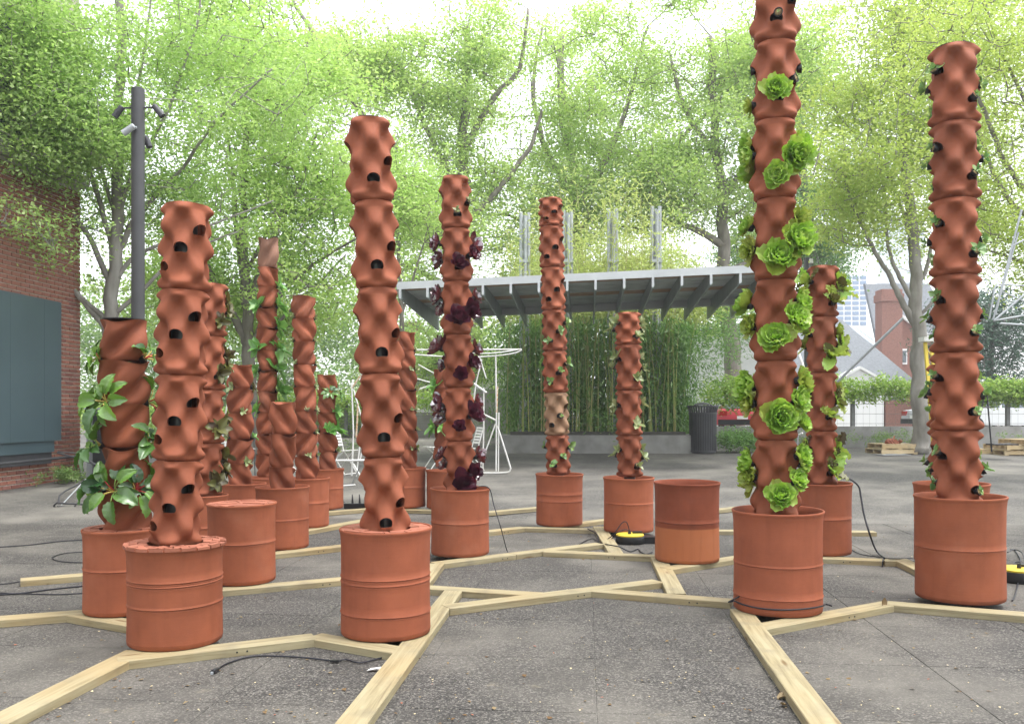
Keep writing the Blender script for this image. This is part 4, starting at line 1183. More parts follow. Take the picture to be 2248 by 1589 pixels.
tag(link('top_leaves', quads('top_leaves', leaf_quads(np.array([c for c in hic if c[2] > 3.9]), .19, .035, .5) - np.array(root.location), L_bamboo_y), None, root), kind='stuff')
foliage_mass('shrub', 'feathery bamboo shoots spilling over the planter beside the low barrel', 'shrub', [ell(1330, 940, 22.6, 30, 40, .3), ell(1560, 760, 25, 60, 90, .6), ell(1610, 730, 27, 70, 60, .6)], 2600, .16, .03, L_bamboo, clump=20, spread=.2)

# --- hedges, vines, shrubs at right
foliage_mass('shrub', 'round bright green shrub behind the litter bin', 'shrub', [ell(1600, 862, 27, 66, 36, 1.0), ell(1650, 866, 27.5, 60, 32, .9)], 5000, .10, .06, L_hedge, clump=20, spread=.15)
foliage_mass('shrub', 'low dark shrub at the foot of the litter bin', 'shrub', [ell(1610, 965, 22.6, 45, 22, .4), ell(1645, 972, 22.8, 30, 16, .3)], 2400, .07, .035, L_shrub, clump=20, spread=.10, stems=[([G(1610, 990) + Vector((0, .3, 0)), P(1606, 955, 22.6)], .01)])
foliage_mass('vine_hedge', 'yellow green vine trained along the top of the right fence', 'vine', [ell(x, 856 + (x * 7 % 13) - 6, 27.4, 42, 22 + (x * 3 % 9), .35) for x in range(1835, 2300, 34)] + [ell(x, 868, 27.5, 40, 26, .4) for x in range(2140, 2300, 34)], 13500, .10, .06, L_hedge, clump=18, spread=.13)
foliage_mass('vine_hedge', 'green vine on the fence behind the white chairs', 'vine', [ell(x, 880 + (x * 5 % 17) - 8, 29, 45, 24, .35) for x in range(560, 1120, 40)] + [ell(x, 925, 29.3, 40, 30, .3) for x in range(560, 900, 60)], 10500, .10, .06, L_hedge, clump=18, spread=.14)
w_ = []
for px0, px1, n in ((1500, 1960, 46), (1900, 2248, 30)):
    for k in range(n):
        x = random.uniform(px0, px1); w_.append(ell(x, 962 + random.gauss(0, 4), 23.6 + random.uniform(-.5, .6), 10, random.uniform(6, 18), .15))
foliage_mass('weeds', 'weeds growing along the foot of the low wall', 'weeds', w_, 5200, .075, .022, L_weed, 'stuff', clump=14, spread=.07, droop=-.4)
w_ = [ell(random.uniform(0, 180), 1042 + random.gauss(0, 5), 15.5 + random.uniform(-.6, .8), 9, 8, .15) for k in range(34)]
foliage_mass('weeds', 'weeds growing at the foot of the brick building', 'weeds', w_, 3200, .06, .02, L_weed, 'stuff', clump=14, spread=.06, droop=-.4)
w_ = [ell(random.uniform(560, 1110), 985 + random.gauss(0, 6), 24 + random.uniform(-1, 1), 16, 11, .3) for k in range(40)]
foliage_mass('weeds', 'rough grass under the fence behind the white chairs', 'weeds', w_, 5000, .09, .025, L_weed, 'stuff', clump=14, spread=.09, droop=-.4)
# ================================================================ BRICK BUILDING AT LEFT
WU = Vector((.085, 1, 0)).normalized()                 # along the wall, away from the camera
WN = Vector((WU.y, -WU.x, 0))                          # out of the wall, towards the plaza
cB = P(176, 1045, 1); D_c = G(176, 1046).y
C0 = Vector((P(176, 0, D_c).x, D_c, 0))                # far right corner
zg = GZ(D_c)
bld = empty('brick_building', C0 + Vector((0, 0, 0)), 'red brick building corner with a dark blue grey panel on its wall', 'building')
Rw = Matrix((WU, -WN, Vector((0, 0, 1)))).transposed()  # local x along wall (away), y into the wall, z up
yaw_w = math.atan2(WU.y, WU.x)
def wbox(mb, x0, x1, out0, out1, z0, z1):
    """box on the wall: x back from the corner (negative = towards camera), out = distance in front of the wall"""
    v = []
    for z in (z0, z1):
        for x, o in ((x0, out0), (x1, out0), (x1, out1), (x0, out1)):
            v.append(C0 + WU * x + WN * o + Vector((0, 0, z)))
    return mb.hexa(v)
core = MB(); wbox(core, -14, 0, -9, -.012, -.1, 5.55); wbox(core, -14, -.0, -9, -.02, 5.8, 9.5)
core.build('mortar_wall', M_mortar, bld)
BH, BL, JT = .059, .218, .018
bricks = []
nrow = int(5.5 / (BH + JT))
for r in range(nrow):
    z = .02 + r * (BH + JT)
    for k in range(17):
        x1 = -k * (BL + JT) - ((BL + JT) / 2 if r % 2 else 0) ; x0 = x1 - BL
        if k == 0 and r % 2:
            bricks.append((r, -(BL - JT) / 2, 0.0, z))
        bricks.append((r, x0, x1, z))
bm_ = {}
def brick_mesh(w):
    key = round(w, 3)
    if key not in bm_:
        e = .004; a = w / 2; h = BH / 2
        v = [(-a, .03, -h), (a, .03, -h), (a, .03, h), (-a, .03, h), (-a, 0, -h), (a, 0, -h), (a, 0, h), (-a, 0, h)]
        v = [(-a, .02, -h), (a, .02, -h), (a, .02, h), (-a, .02, h), (-a, -.004 + e, -h), (a, -.004 + e, -h), (a, -.004 + e, h), (-a, -.004 + e, h), (-a + e, -.004, -h + e), (a - e, -.004, -h + e), (a - e, -.004, h - e), (-a + e, -.004, h - e)]
        f = [(4, 5, 1, 0), (5, 6, 2, 1), (6, 7, 3, 2), (7, 4, 0, 3), (8, 9, 5, 4), (9, 10, 6, 5), (10, 11, 7, 6), (11, 8, 4, 7), (8, 11, 10, 9)]
        bm_[key] = [MB().add(v, f).mesh('brick', M_brick[q]) for q in range(4)]
    return bm_[key]
def hidden(x, z):      # behind the panel or its box
    return x < -1.0 and .95 < z < 3.0
vis = []; rest = []
for b_ in bricks:
    x = (b_[1] + b_[2]) / 2; z = b_[3]
    p = C0 + WU * x; px = CX + p.x / p.y * F
    ok = px > -5 and not hidden(x, z)
    (vis if ok and z < 3.9 else rest).append(b_)
vis.sort(key=lambda b_: b_[3]); rest += vis[300:]; vis = vis[:300]
for r, x0, x1, z in vis:
    me = random.choice(brick_mesh(x1 - x0))
    c = WU * ((x0 + x1) / 2) + WN * random.uniform(-.001, .0025) + Vector((0, 0, z + BH / 2))
    link('brick', me, None, bld, c, (0, 0, yaw_w))
rb = MB()
for r, x0, x1, z in rest:
    px = CX + (C0 + WU * x0).x / max(3, (C0 + WU * x0).y) * F
    if px < -700: continue
    wbox(rb, x0, x1, -.015, .004, z, z + BH)
tag(rb.build('bricks', M_brick[0], bld), kind='stuff')
M_stone = mat('pale_stone', (.50, .48, .43), .8, .2, var=(3, 5), col2=(.36, .345, .31))
lb = MB(); wbox(lb, -14, .06, -.3, .09, 5.56, 5.80); lb.build('stone_band', M_stone, bld)
M_glass = mat('dark_glass', (.06, .085, .10), .08, .6)
for k in range(3):
    g_ = MB(); wbox(g_, -2.6 - k * 2.4, -.8 - k * 2.4, -.02, .02, 6.0, 8.0); w_o = g_.build('window', M_glass, bld)
    fb = MB()
    for a, c, z0, z1 in ((-2.66, -2.58, 5.96, 8.05), (-.82, -.74, 5.96, 8.05), (-1.74, -1.68, 6.0, 8.0)): wbox(fb, a - k * 2.4, c - k * 2.4, -.01, .05, z0, z1)
    fb.build('window_frame', M_dark, w_o, origin=bld.location); bpy.context.view_layer.update()
# dark panel hung on the wall
M_panel = mat('blue_grey_panel', (.055, .086, .098), .38, .5, var=(1.2, 5), col2=(.046, .074, .085))
def wz(py, x):        # height of an image row on the wall plane at x
    p = C0 + WU * x + WN * .16; return H - (py - CY) / F * p.y
pz0, pz1 = wz(966, -.86), wz(664, -.86)
pan = empty('wall_panel', C0 + WU * -1.6 + WN * .2 + Vector((0, 0, pz0)), 'blue grey metal panel box mounted on the brick wall', 'panel')
for k, (a, c) in enumerate(((-1.35, -.86), (-1.82, -1.355), (-2.26, -1.825), (-2.9, -2.265), (-4.0, -2.905))):
    m = MB(); wbox(m, a, c + .003, .02, .16 - .0012 * (k % 2), pz0, pz1); m.build('sheet', M_panel, pan)
m = MB(); wbox(m, -4.0, -1.0, .01, .12, pz0 - .20, pz0 - .004); m.build('lower_box', M_panel, pan)
m = MB(); wbox(m, -4.0, -1.02, .005, .08, pz0 - .40, pz0 - .205); m.build('vent_grille', M_dark, pan)
for k in range(30):
    pass
rl = MB(); 
rl.tube([C0 + WU * -4 + WN * .22 + Vector((0, 0, pz0 - .33)), C0 + WU * .25 + WN * .22 + Vector((0, 0, pz0 - .30))], .025, 8)
tag(rl.build('rail', M_dark), 'dark steel rail under the wall panel, running past the building corner', 'rail')

# ================================================================ LAMP POLES
Dp = GD(1118); xp = P(303, 0, Dp).x; zp = GZ(Dp)
pole = empty('lamp_pole', (xp, Dp, zp), 'dark bronze grey lamp pole with four small spotlights at left', 'lamp pole')
zt = H + (CY - 195) / F * Dp; rp = 14 / F * Dp
MB().lathe([(rp, 0), (rp, zt - zp - .004), (rp - .006, zt - zp), (.0, zt - zp)], 28, c=(xp, Dp, zp)).build('shaft', M_pole, pole, True, 40)
MB().lathe([(rp + .09, 0), (rp + .09, .02), (rp + .02, .03), (rp + .005, .1), (rp - .02, .1)], 24, c=(xp, Dp, zp)).build('base_plate', M_pole, pole, True, 40)
M_lens = mat('lamp_lens', (.03, .03, .035), .1, .6)
for (ax_, ay_), (hx, hy), (ex, ey), dy, m in (((290, 237), (266, 238), (252, 256), -.0, M_dark), ((316, 237), (341, 236), (356, 254), .0, M_dark), ((300, 280), (291, 279), (272, 292), -.16, M_steel), ((313, 300), (320, 304), (328, 322), .14, M_dark)):
    a, h_, e = P(ax_, ay_, Dp + dy), P(hx, hy, Dp + dy), P(ex, ey, Dp + dy)
    sp = MB().tube([a, h_], .014, 8).build('spotlight', m, pole, True, 40)
    dd = (e - h_).normalized()
    hd = MB().tube([h_ - dd * .03, h_ - dd * .02, e, e + dd * .012], [.03, .042, .045, .045], 14); hd.build('lamp_head', m, sp, True, 40, origin=pole.location)
    MB().tube([e + dd * .0125, e + dd * .014], .038, 14).build('lens', M_lens, sp, False, origin=pole.location)
D_p2 = 26.0; q = P(1772, 0, D_p2)
p2 = empty('lamp_pole', (q.x, D_p2, GZ(D_p2)), 'slim dark pole half hidden behind the frilly lettuce tower', 'lamp pole')
z2 = H + (CY - 566) / F * D_p2
MB().lathe([(.09, 0), (.085, z2 - GZ(D_p2)), (.0, z2 - GZ(D_p2) + .02)], 16, c=(q.x, D_p2, GZ(D_p2))).build('shaft', M_dark, p2, True, 40)
MB().box((q.x + .07, D_p2 - .1, z2 - .12), (.09, .16, .12)).build('camera_head', M_whitemetal, p2)

# ================================================================ PAVILION AND PLANTER
DL_, DR_ = 18.2, 17.5
FL, FR = P(874, 642, DL_), P(1692, 604, DR_)
zL, zR = FL.z, FR.z
e1 = (FR - FL); e1f = Vector((e1.x, e1.y, 0)).normalized()
e2 = Vector((.0826, .9966, 0)).normalized()
DEP = 4.6
pav = empty('pavilion', (FL + FR) / 2 + e2 * 4.4 - Vector((0, 0, (zL + zR) / 2 - GZ(22))), 'open steel pavilion with a flat roof on clustered steel tubes over the bamboo', 'pavilion')
M_fascia = mat('pale_aluminium', (.50, .52, .53), .4, .5, .1, var=(2, 4), col2=(.43, .45, .46))
M_deck = mat('roof_underside_metal', (.58, .62, .62), .5, .4, .1, var=(3, 5), col2=(.42, .46, .46), world=True)
M_deckb = mat('roof_underside_boards', (.50, .34, .23), .7, .2, var=(5, 5), col2=(.38, .25, .16), world=True)
M_beam = mat('grey_green_steel', (.30, .35, .34), .45, .4, var=(3, 4), col2=(.22, .26, .25))
LN = (FR - FL).length
def rp_(s, d, dz):      # point on the roof: s along the front edge 0..1, d metres back, dz up from the fascia bottom
    return FL + (FR - FL) * s + e2 * d + Vector((0, 0, dz + d * -.012))
def roofbox(mb, s0, s1, d0, d1, z0, z1):
    v = [rp_(s, d, z) for z in (z0, z1) for s, d in ((s0, d0), (s1, d0), (s1, d1), (s0, d1))]
    return mb.hexa(v)
XS = 1.003
m = MB(); roofbox(m, -.003, XS, -.03, .02, .06, .21); m.build('fascia', M_fascia, pav)
m = MB(); roofbox(m, 0, XS, .022, DEP, .14, .20); m.build('roof_deck', M_fascia, pav)
nb = 9
for k in range(nb):       # boards and metal trays under the deck
    d0 = .1 + k * (DEP - .2) / nb
    m = MB(); roofbox(m, .002, XS - .002, d0, d0 + (DEP - .2) / nb - .035, .115 + .004 * (k % 2), .138); m.build('soffit_panel', M_deckb if k in (0, 4) else M_deck, pav)
for k in range(14):
    s = .004 + k * .0762
    if s > XS: break
    m = MB()
    w = .035 / LN
    v = []
    for z in (0, 1):
        for ss, d in ((s, .03), (s + w, .03), (s + w, DEP + .12), (s, DEP + .12)):
            top = .11; bot = -.14 if d < 1 else -.30
            v.append(rp_(ss, d, top if z else bot))
    m.hexa(v); bo = m.build('beam', M_beam, pav)
    m = MB(); roofbox(m, s - w * .2, s + w * 1.2, -.045, -.031, -.13, .06); m.build('end_plate', M_fascia, bo, origin=pav.location)
m = MB(); roofbox(m, .06, XS, DEP * .86, DEP * .9, -.06, .10); m.build('cross_beam', M_fascia, pav)
Dq = 23.7
for px, top in ((1152, 467), (1246, 462), (1345, 458), (1440, 453)):
    cl = MB(); x0 = P(px, 0, Dq).x; z1 = H + (CY - top) / F * Dq; z0 = GZ(Dq) + .3
    for k, (dx, dy, dz, r) in enumerate(((-.10, 0, 0, .048), (.0, .06, -.06, .048), (.10, .0, .0, .05), (.02, -.09, -.12, .045))):
        ccol = MB().tube([(x0 + dx, Dq + dy, z0), (x0 + dx, Dq + dy, z1 + dz)], r, 12)
        ccol.build('column', M_steel, pav, True, 40)
    for zc in (z0 + 1.0, H + 1.8 + 2.2, z1 - 1.75):
        m = MB().box((x0, Dq, zc), (.30, .26, .08)); m.build('clamp_plate', M_steel, pav)
Dw = 22.4
pl_ = empty('planter', (P(1320, 0, Dw).x, Dw, GZ(Dw)), 'low grey concrete planter with dark capping holding the bamboo', 'planter')
x0, x1 = P(1098, 0, Dw).x, P(1572, 0, Dw).x; zt_ = H - (955 - CY) / F * Dw
MB().box(((x0 + x1) / 2, Dw + 1.6, (zt_ + GZ(Dw)) / 2 - .05), (x1 - x0, 3.2, zt_ - GZ(Dw) + .1)).build('wall', M_conc, pl_)
MB().box(((x0 + .3 + x1 - .8) / 2, Dw + .25, zt_ + .04), (x1 - x0 - 1.0, .34, .08)).build('capping', mat('dark_capping', (.05, .05, .048), .8, .2, var=(12, 4), col2=(.08, .075, .06)), pl_)
# low wall behind the bin and out to the right; fence on it
Dl = 24.6
lw = empty('low_wall', (P(1900, 0, Dl).x, Dl, GZ(Dl)), 'long low concrete wall at the back of the plaza, right of the bamboo', 'wall')
xa, xb = P(1490, 0, Dl).x, P(2420, 0, Dl).x; zw = H - (936 - CY) / F * Dl
for k in range(6):
    a, c = xa + (xb - xa) * k / 6, xa + (xb - xa) * (k + 1) / 6 - .012
    MB().box(((a + c) / 2, Dl + .12, (zw + GZ(Dl)) / 2 - .05), (c - a, .24, zw - GZ(Dl) + .1)).build('wall_block', M_conc, lw)
lw2 = empty('low_wall', (P(880, 0, 27).x, 27, GZ(27)), 'grey garden wall behind the white chairs, left of the bamboo', 'wall')
MB().box((P(1090, 0, 27).x, 27, 1.1), (1.3, .2, 1.9)).build('wall_block', M_conc, lw2)
MB().box((P(850, 0, 29.8).x, 29.8, .95), (7.6, .2, .8)).build('wall_block', M_conc, lw2)
M_fence = mat('weathered_fence', (.20, .205, .20), .7, .2, var=(5, 4), col2=(.14, .14, .135))
def fence(label, pxs, Df, ztop, zb, wires=5):
    r = empty('wire_fence', (P(sum(pxs) / len(pxs), 0, Df).x, Df, zb), label, 'fence')
    for px in pxs:
        MB().box((P(px, 0, Df).x, Df, (ztop + zb) / 2), (.11, .11, ztop - zb)).build('post', M_fence, r)
    for k in range(wires):
        z = zb + .12 + (ztop - zb - .16) * k / (wires - 1)
        MB().tube([(P(min(pxs), 0, Df).x, Df - .07, z), (P(max(pxs), 0, Df).x, Df - .07, z)], .006, 5).build('wire', M_fence, r)
    m = MB(); xa_, xb_ = P(min(pxs), 0, Df).x, P(max(pxs), 0, Df).x; n = int((xb_ - xa_) / .2)
    for k in range(n): m.tube([(xa_ + k * .2, Df - .065, zb + .1), (xa_ + k * .2, Df - .065, ztop - .05)], .0025, 4, False)
    tag(m.build('mesh_wires', M_fence, r), kind='stuff')
fence('wire fence with grey posts carrying the vine at right', [1780, 1872, 2022, 2118, 2212, 2330], 27.6, 1.95, GZ(27.6) + .1)
fence('wire fence with grey posts behind the white chairs', [540, 640, 760, 880, 1000, 1100], 29.1, 1.75, GZ(29) + .1)

# ================================================================ LITTER BIN
gb = G(1543, 994); 
tb_ = empty('litter_bin', gb, 'dark slatted metal litter bin with domed lid by the low wall', 'litter bin')
rb_ = 30 / F * gb.y; zb_ = gb.z; hb_ = 110 / F * gb.y
m = MB(); n = 34
for k in range(n):
    a = 2 * PI * k / n
    o = Vector((math.cos(a), math.sin(a), 0)); t_ = Vector((-o.y, o.x, 0)); w = rb_ * PI / n * .62
    for (r0, z0, r1, z1) in ((rb_ * .97, .06, rb_, hb_ * .80), (rb_, hb_ * .80, rb_ * 1.12, hb_ * .93)):
        c0, c1 = gb + o * r0 + Vector((0, 0, z0)), gb + o * r1 + Vector((0, 0, z1))
        m.hexa([c0 - t_ * w, c0 + t_ * w, c0 + t_ * w - o * .008, c0 - t_ * w - o * .008, c1 - t_ * w, c1 + t_ * w, c1 + t_ * w - o * .008, c1 - t_ * w - o * .008])
tag(m.build('slats', M_dark, tb_), kind='stuff')
MB().lathe([(rb_ * .90, .04), (rb_ * .93, hb_ * .78), (.0, hb_ * .78)], 30, c=gb).build('liner', M_black, tb_, True, 40)
for z, r in ((.05, .985), (hb_ * .79, 1.03), (hb_ * .93, 1.13)):
    MB().lathe([(rb_ * r - .012, z - .018), (rb_ * r + .006, z - .018), (rb_ * r + .006, z + .018), (rb_ * r - .012, z + .018)], 40, c=gb, close=True).build('hoop', M_dark, tb_, True, 40)
MB().lathe([(rb_ * .9, 0), (rb_ * .9, .03), (rb_ * .2, .03)], 24, c=gb).build('base', M_dark, tb_, True, 40)
MB().lathe([(rb_ * .62, hb_ * .955), (rb_ * .64, hb_ * .965), (rb_ * .45, hb_ * .99), (rb_ * .2, hb_ * 1.005), (.0, hb_ * 1.01)], 30, c=gb).build('lid', M_dark, tb_, True, 40)
for k in range(4):
    a = PI / 4 + k * PI / 2; o = Vector((math.cos(a), math.sin(a), 0))
    MB().tube([gb + o * rb_ * 1.02 + Vector((0, 0, hb_ * .92)), gb + o * rb_ * .6 + Vector((0, 0, hb_ * .96))], .012, 6).build('lid_bracket', M_dark, tb_)

# ================================================================ BUILDINGS BEYOND
M_shingle = mat('grey_shingles', (.20, .215, .23), .9, .15, var=(9, 6), col2=(.15, .16, .175), world=True)
M_siding = mat('white_siding', (.70, .70, .69), .6, .3, var=(2, 4), col2=(.62, .62, .62))
M_trim = mat('white_trim', (.78, .78, .77), .5, .3)
M_fbrick = mat('far_brick', (.29, .15, .12), .9, .1, var=(14, 5), col2=(.22, .115, .09), world=True)
M_win = mat('window_glass', (.10, .12, .14), .12, .6)
def prism(name, m, parent, ridge, eave):   # roof from ridge pair and eave loop of 4
    r0, r1 = ridge; a, b, c, d_ = eave
    return MB().add([a, b, c, d_, r0, r1], [(0, 1, 5, 4), (2, 3, 4, 5), (1, 2, 5), (3, 0, 4), (3, 2, 1, 0)]).build(name, m, parent)
Dh = 46.0
hz = empty('house', (P(1770, 0, Dh).x, Dh, GZ(Dh)), 'low white house with a big grey hipped roof and small white gable', 'house')
ze = H + (CY - 838) / F * Dh; zr = H + (CY - 700) / F * (Dh + 5)
xl, xr = P(1535, 0, Dh).x, P(2012, 0, Dh).x
prism('roof', M_shingle, hz, ((xl + 3.6, Dh + 5, zr), (P(1846, 0, Dh + 5).x, Dh + 5, zr)), ((xl, Dh, ze), (xr, Dh, ze), (xr + .5, Dh + 11, ze), (xl - .3, Dh + 11, ze)))
MB().box(((xl + xr) / 2, Dh + 5.6, (ze + GZ(Dh)) / 2 - .02), (xr - xl - .6, 10.2, ze - GZ(Dh) - .04)).build('wall', M_siding, hz)
gx = P(1872, 0, Dh).x
gz = H + (CY - 818) / F * Dh
v = [(gx - 1.25, Dh - .9, ze + .0), (gx + 1.25, Dh - .9, ze), (gx, Dh - .9, gz + .15), (gx - 1.25, Dh + 2.2, ze), (gx + 1.25, Dh + 2.2, ze), (gx, Dh + 2.2, gz + .15)]
ga = MB().add(v, [(0, 1, 2), (5, 4, 3), (1, 4, 5, 2), (3, 0, 2, 5), (0, 3, 4, 1)]).build('gable', M_siding, hz)
for sx in (-1, 1):
    a = Vector((gx + sx * 1.42, Dh - .95, ze - .07)); c = Vector((gx, Dh - .95, gz + .22))
    MB().tube([a, c], .09, 4).build('gable_trim', M_trim, ga, origin=hz.location)
MB().box((gx, Dh - .75, (ze + GZ(Dh)) / 2), (2.5, .2, ze - GZ(Dh))).build('porch_wall', M_trim, hz)
for px in (1760, 1820, 1935, 1975):
    f_ = MB().box((P(px, 0, Dh).x, Dh + .46, 1.6), (.95, .1, 1.25)).build('window', M_trim, hz)
    MB().box((P(px, 0, Dh).x, Dh + .40, 1.6), (.75, .03, 1.05)).build('pane', M_win, f_, origin=hz.location)
MB().box((P(1985, 0, Dh).x - .2, Dh - .2, 1.0), (2.2, 1.2, 1.9)).build('brick_pier', M_fbrick, hz)
# brick house with chimney
Dk = 60.0
bh = empty('brick_house', (P(1985, 0, Dk).x, Dk, GZ(Dk)), 'red brick house with tall chimney and steep gable behind the right tree', 'house')
cx0 = P(1951, 0, Dk - 1).x; zct = H + (CY - 637) / F * (Dk - 1)
MB().box((cx0, Dk - 1, zct / 2), (1.35, 1.1, zct)).build('chimney', M_fbrick, bh)
MB().box((cx0, Dk - 1, zct - .55), (1.5, 1.25, .5)).build('chimney_cap', M_fbrick, bh)
gx0, gx1 = P(1970, 0, Dk).x, P(2075, 0, Dk).x; zp_ = H + (CY - 650) / F * Dk; zq = H + (CY - 820) / F * Dk
v = [(gx0, Dk, 0), (gx1 + 2, Dk, 0), (gx1 + 2, Dk, zq), (gx0, Dk, H + (CY - 690) / F * Dk), (gx0 + 4.2, Dk + 9, 0), (gx1 + 3, Dk + 9, 0), (gx1 + 3, Dk + 9, zq), (gx0 + 4.2, Dk + 9, H + (CY - 690) / F * Dk)]
MB().hexa([v[0], v[1], v[5], v[4], v[3], v[2], v[6], v[7]]).build('wall', M_fbrick, bh)
a, c = Vector((gx0 - .1, Dk - .12, H + (CY - 686) / F * Dk)), Vector((gx1 + 2.1, Dk - .12, zq + .12))
MB().tube([a, c], .14, 4).build('gable_trim', M_trim, bh)
v = [(gx0 + .1, Dk + .6, H + (CY - 700) / F * Dk), (gx1 + 3, Dk + .6, zq + .15), (gx1 + 3, Dk + 10, zq + .15), (gx0 + .1, Dk + 10, H + (CY - 600) / F * Dk), (gx0 + 2.6, Dk + 6, H + (CY - 590) / F * Dk)]
MB().add([(gx0 + .4, Dk + 3, zq), (gx1 + 4, Dk + 3, zq), (gx1 + 4, Dk + 3.4, zq), (gx0 + .4, Dk + 3.4, zq), (gx0 + .6, Dk + 7, H + (CY - 590) / F * Dk), (gx1 + 2.2, Dk + 7, H + (CY - 590) / F * Dk), (gx1 + 2.2, Dk + 7.4, H + (CY - 590) / F * Dk), (gx0 + .6, Dk + 7.4, H + (CY - 590) / F * Dk)],
         [(3, 2, 1, 0), (4, 5, 6, 7), (0, 1, 5, 4), (1, 2, 6, 5), (2, 3, 7, 6), (3, 0, 4, 7)]).build('roof', M_shingle, bh)
f_ = MB().box((P(1981, 0, Dk).x, Dk - .06, H + (CY - 783) / F * Dk), (.55, .1, 1.05)).build('window', M_trim, bh)
MB().box((P(1981, 0, Dk).x + .06, Dk - .125, H + (CY - 783) / F * Dk), (.3, .03, .8)).build('pane', M_win, f_, origin=bh.location)
# pale metal roofed hall behind
Dm = 80.0
hl = empty('long_hall', (P(1850, 0, Dm).x, Dm, GZ(Dm)), 'long hall with a pale blue grey metal roof beyond the grey house', 'building')
M_seam = mat('pale_metal_roof', (.42, .47, .50), .5, .4, .2, var=(1, 3), col2=(.36, .41, .44))
xa, xb = P(1560, 0, Dm).x, P(1942, 0, Dm).x
z0, z1 = H + (CY - 760) / F * Dm, H + (CY - 705) / F * Dm
v = [(xa, Dm, z0), (xb, Dm, z0), (xb, Dm + 6, z1), (xa, Dm + 6, z1)]
MB().add(v + [(p[0], p[1] + .3, p[2] - .3) for p in v], [(0, 1, 2, 3), (7, 6, 5, 4), (0, 4, 5, 1), (2, 6, 7, 3), (1, 5, 6, 2), (3, 7, 4, 0)]).build('roof', M_seam, hl)
MB().box(((xa + xb) / 2, Dm + 4, z0 / 2), (xb - xa - .4, 7, z0 - .1)).build('wall', M_siding, hl)
for k in range(26):
    x = xa + (xb - xa) * (k + .5) / 26
    MB().tube([(x, Dm - .02, z0 + .03), (x, Dm + 6, z1 + .03)], .05, 4).build('roof_seam', M_seam, hl)
# white office block
Do = 150.0
M_office = mat('white_office_panels', (.74, .75, .76), .5, .3)
M_owin = mat('blue_office_glass', (.16, .24, .36), .15, .6)
ob = empty('office_block', (P(1860, 0, Do).x, Do, 0), 'white office block with rows of blue windows far away', 'building')
xa, xb = P(1800, 0, Do).x, P(1903, 0, Do).x; zt = H + (CY - 590) / F * Do
MB().box(((xa + xb) / 2, Do + 4, zt / 2), (xb - xa, 8, zt)).build('wall', M_office, ob)
wme = MB().box((0, 0, 0), (1.0, .15, .55)).mesh('window', M_owin)
for r in range(10):
    z = zt - 1.5 - r * .86
    if z < H + (CY - 715) / F * Do: break
    for k in range(6):
        link('window', wme, None, ob, (xa + .8 + k * 1.3 - ob.location.x, -.04, z))
gt = empty('glass_tower', (P(1990, 0, 190).x, 190, 0), 'pale glass tower fading behind the right tree', 'building')
M_gt = mat('pale_glass_tower', (.60, .68, .74), .3, .5)
xa, xb = P(1958, 0, 190).x, P(2030, 0, 190).x; zt = H + (CY - 475) / F * 190
MB().box(((xa + xb) / 2, 194, zt / 2), (xb - xa, 8, zt)).build('shaft', M_gt, gt)
for k in range(14):
    MB().box(((xa + xb) / 2, 189.95, zt - 2 - k * 2.4), (xb - xa - .3, .15, .25)).build('floor_band', M_office, gt)
# pieces of buildings behind the left wood
bf = empty('low_building', (P(1000, 0, 36).x, 36, GZ(36)), 'pale low building glimpsed behind the white frames', 'building')
MB().box((P(1010, 0, 36).x, 38, 1.9), (4.0, 4, 2.6)).build('wall', M_siding, bf)
MB().box((P(1010, 0, 36).x, 38, 3.28), (4.4, 4.4, .16)).build('roof', M_shingle, bf)
MB().box((P(1000, 0, 36).x, 35.9, .98), (4.4, .2, .7)).build('brick_base', M_fbrick, bf)
ch = empty('brick_stack', (P(905, 0, 58).x, 58, GZ(58)), 'brick chimney stack peeping through the trees behind the middle tower', 'chimney')
MB().box((P(905, 0, 58).x, 58, 3.5), (.95, .95, 7.0)).build('shaft', M_fbrick, ch)
MB().box((P(905, 0, 58).x, 58, 7.08), (1.1, 1.1, .18)).build('cap', M_fbrick, ch)
gh = empty('pale_house', (P(1600, 0, 44).x, 44, GZ(44)), 'pale grey wall of a building behind the bamboo at right', 'house')
MB().box((P(1600, 0, 44).x, 46, 2.9), (3.6, 4, 4.6)).build('wall', M_siding, gh)
MB().box((P(1600, 0, 44).x, 46, 5.3), (4.0, 4.4, .2)).build('roof', M_shingle, gh)
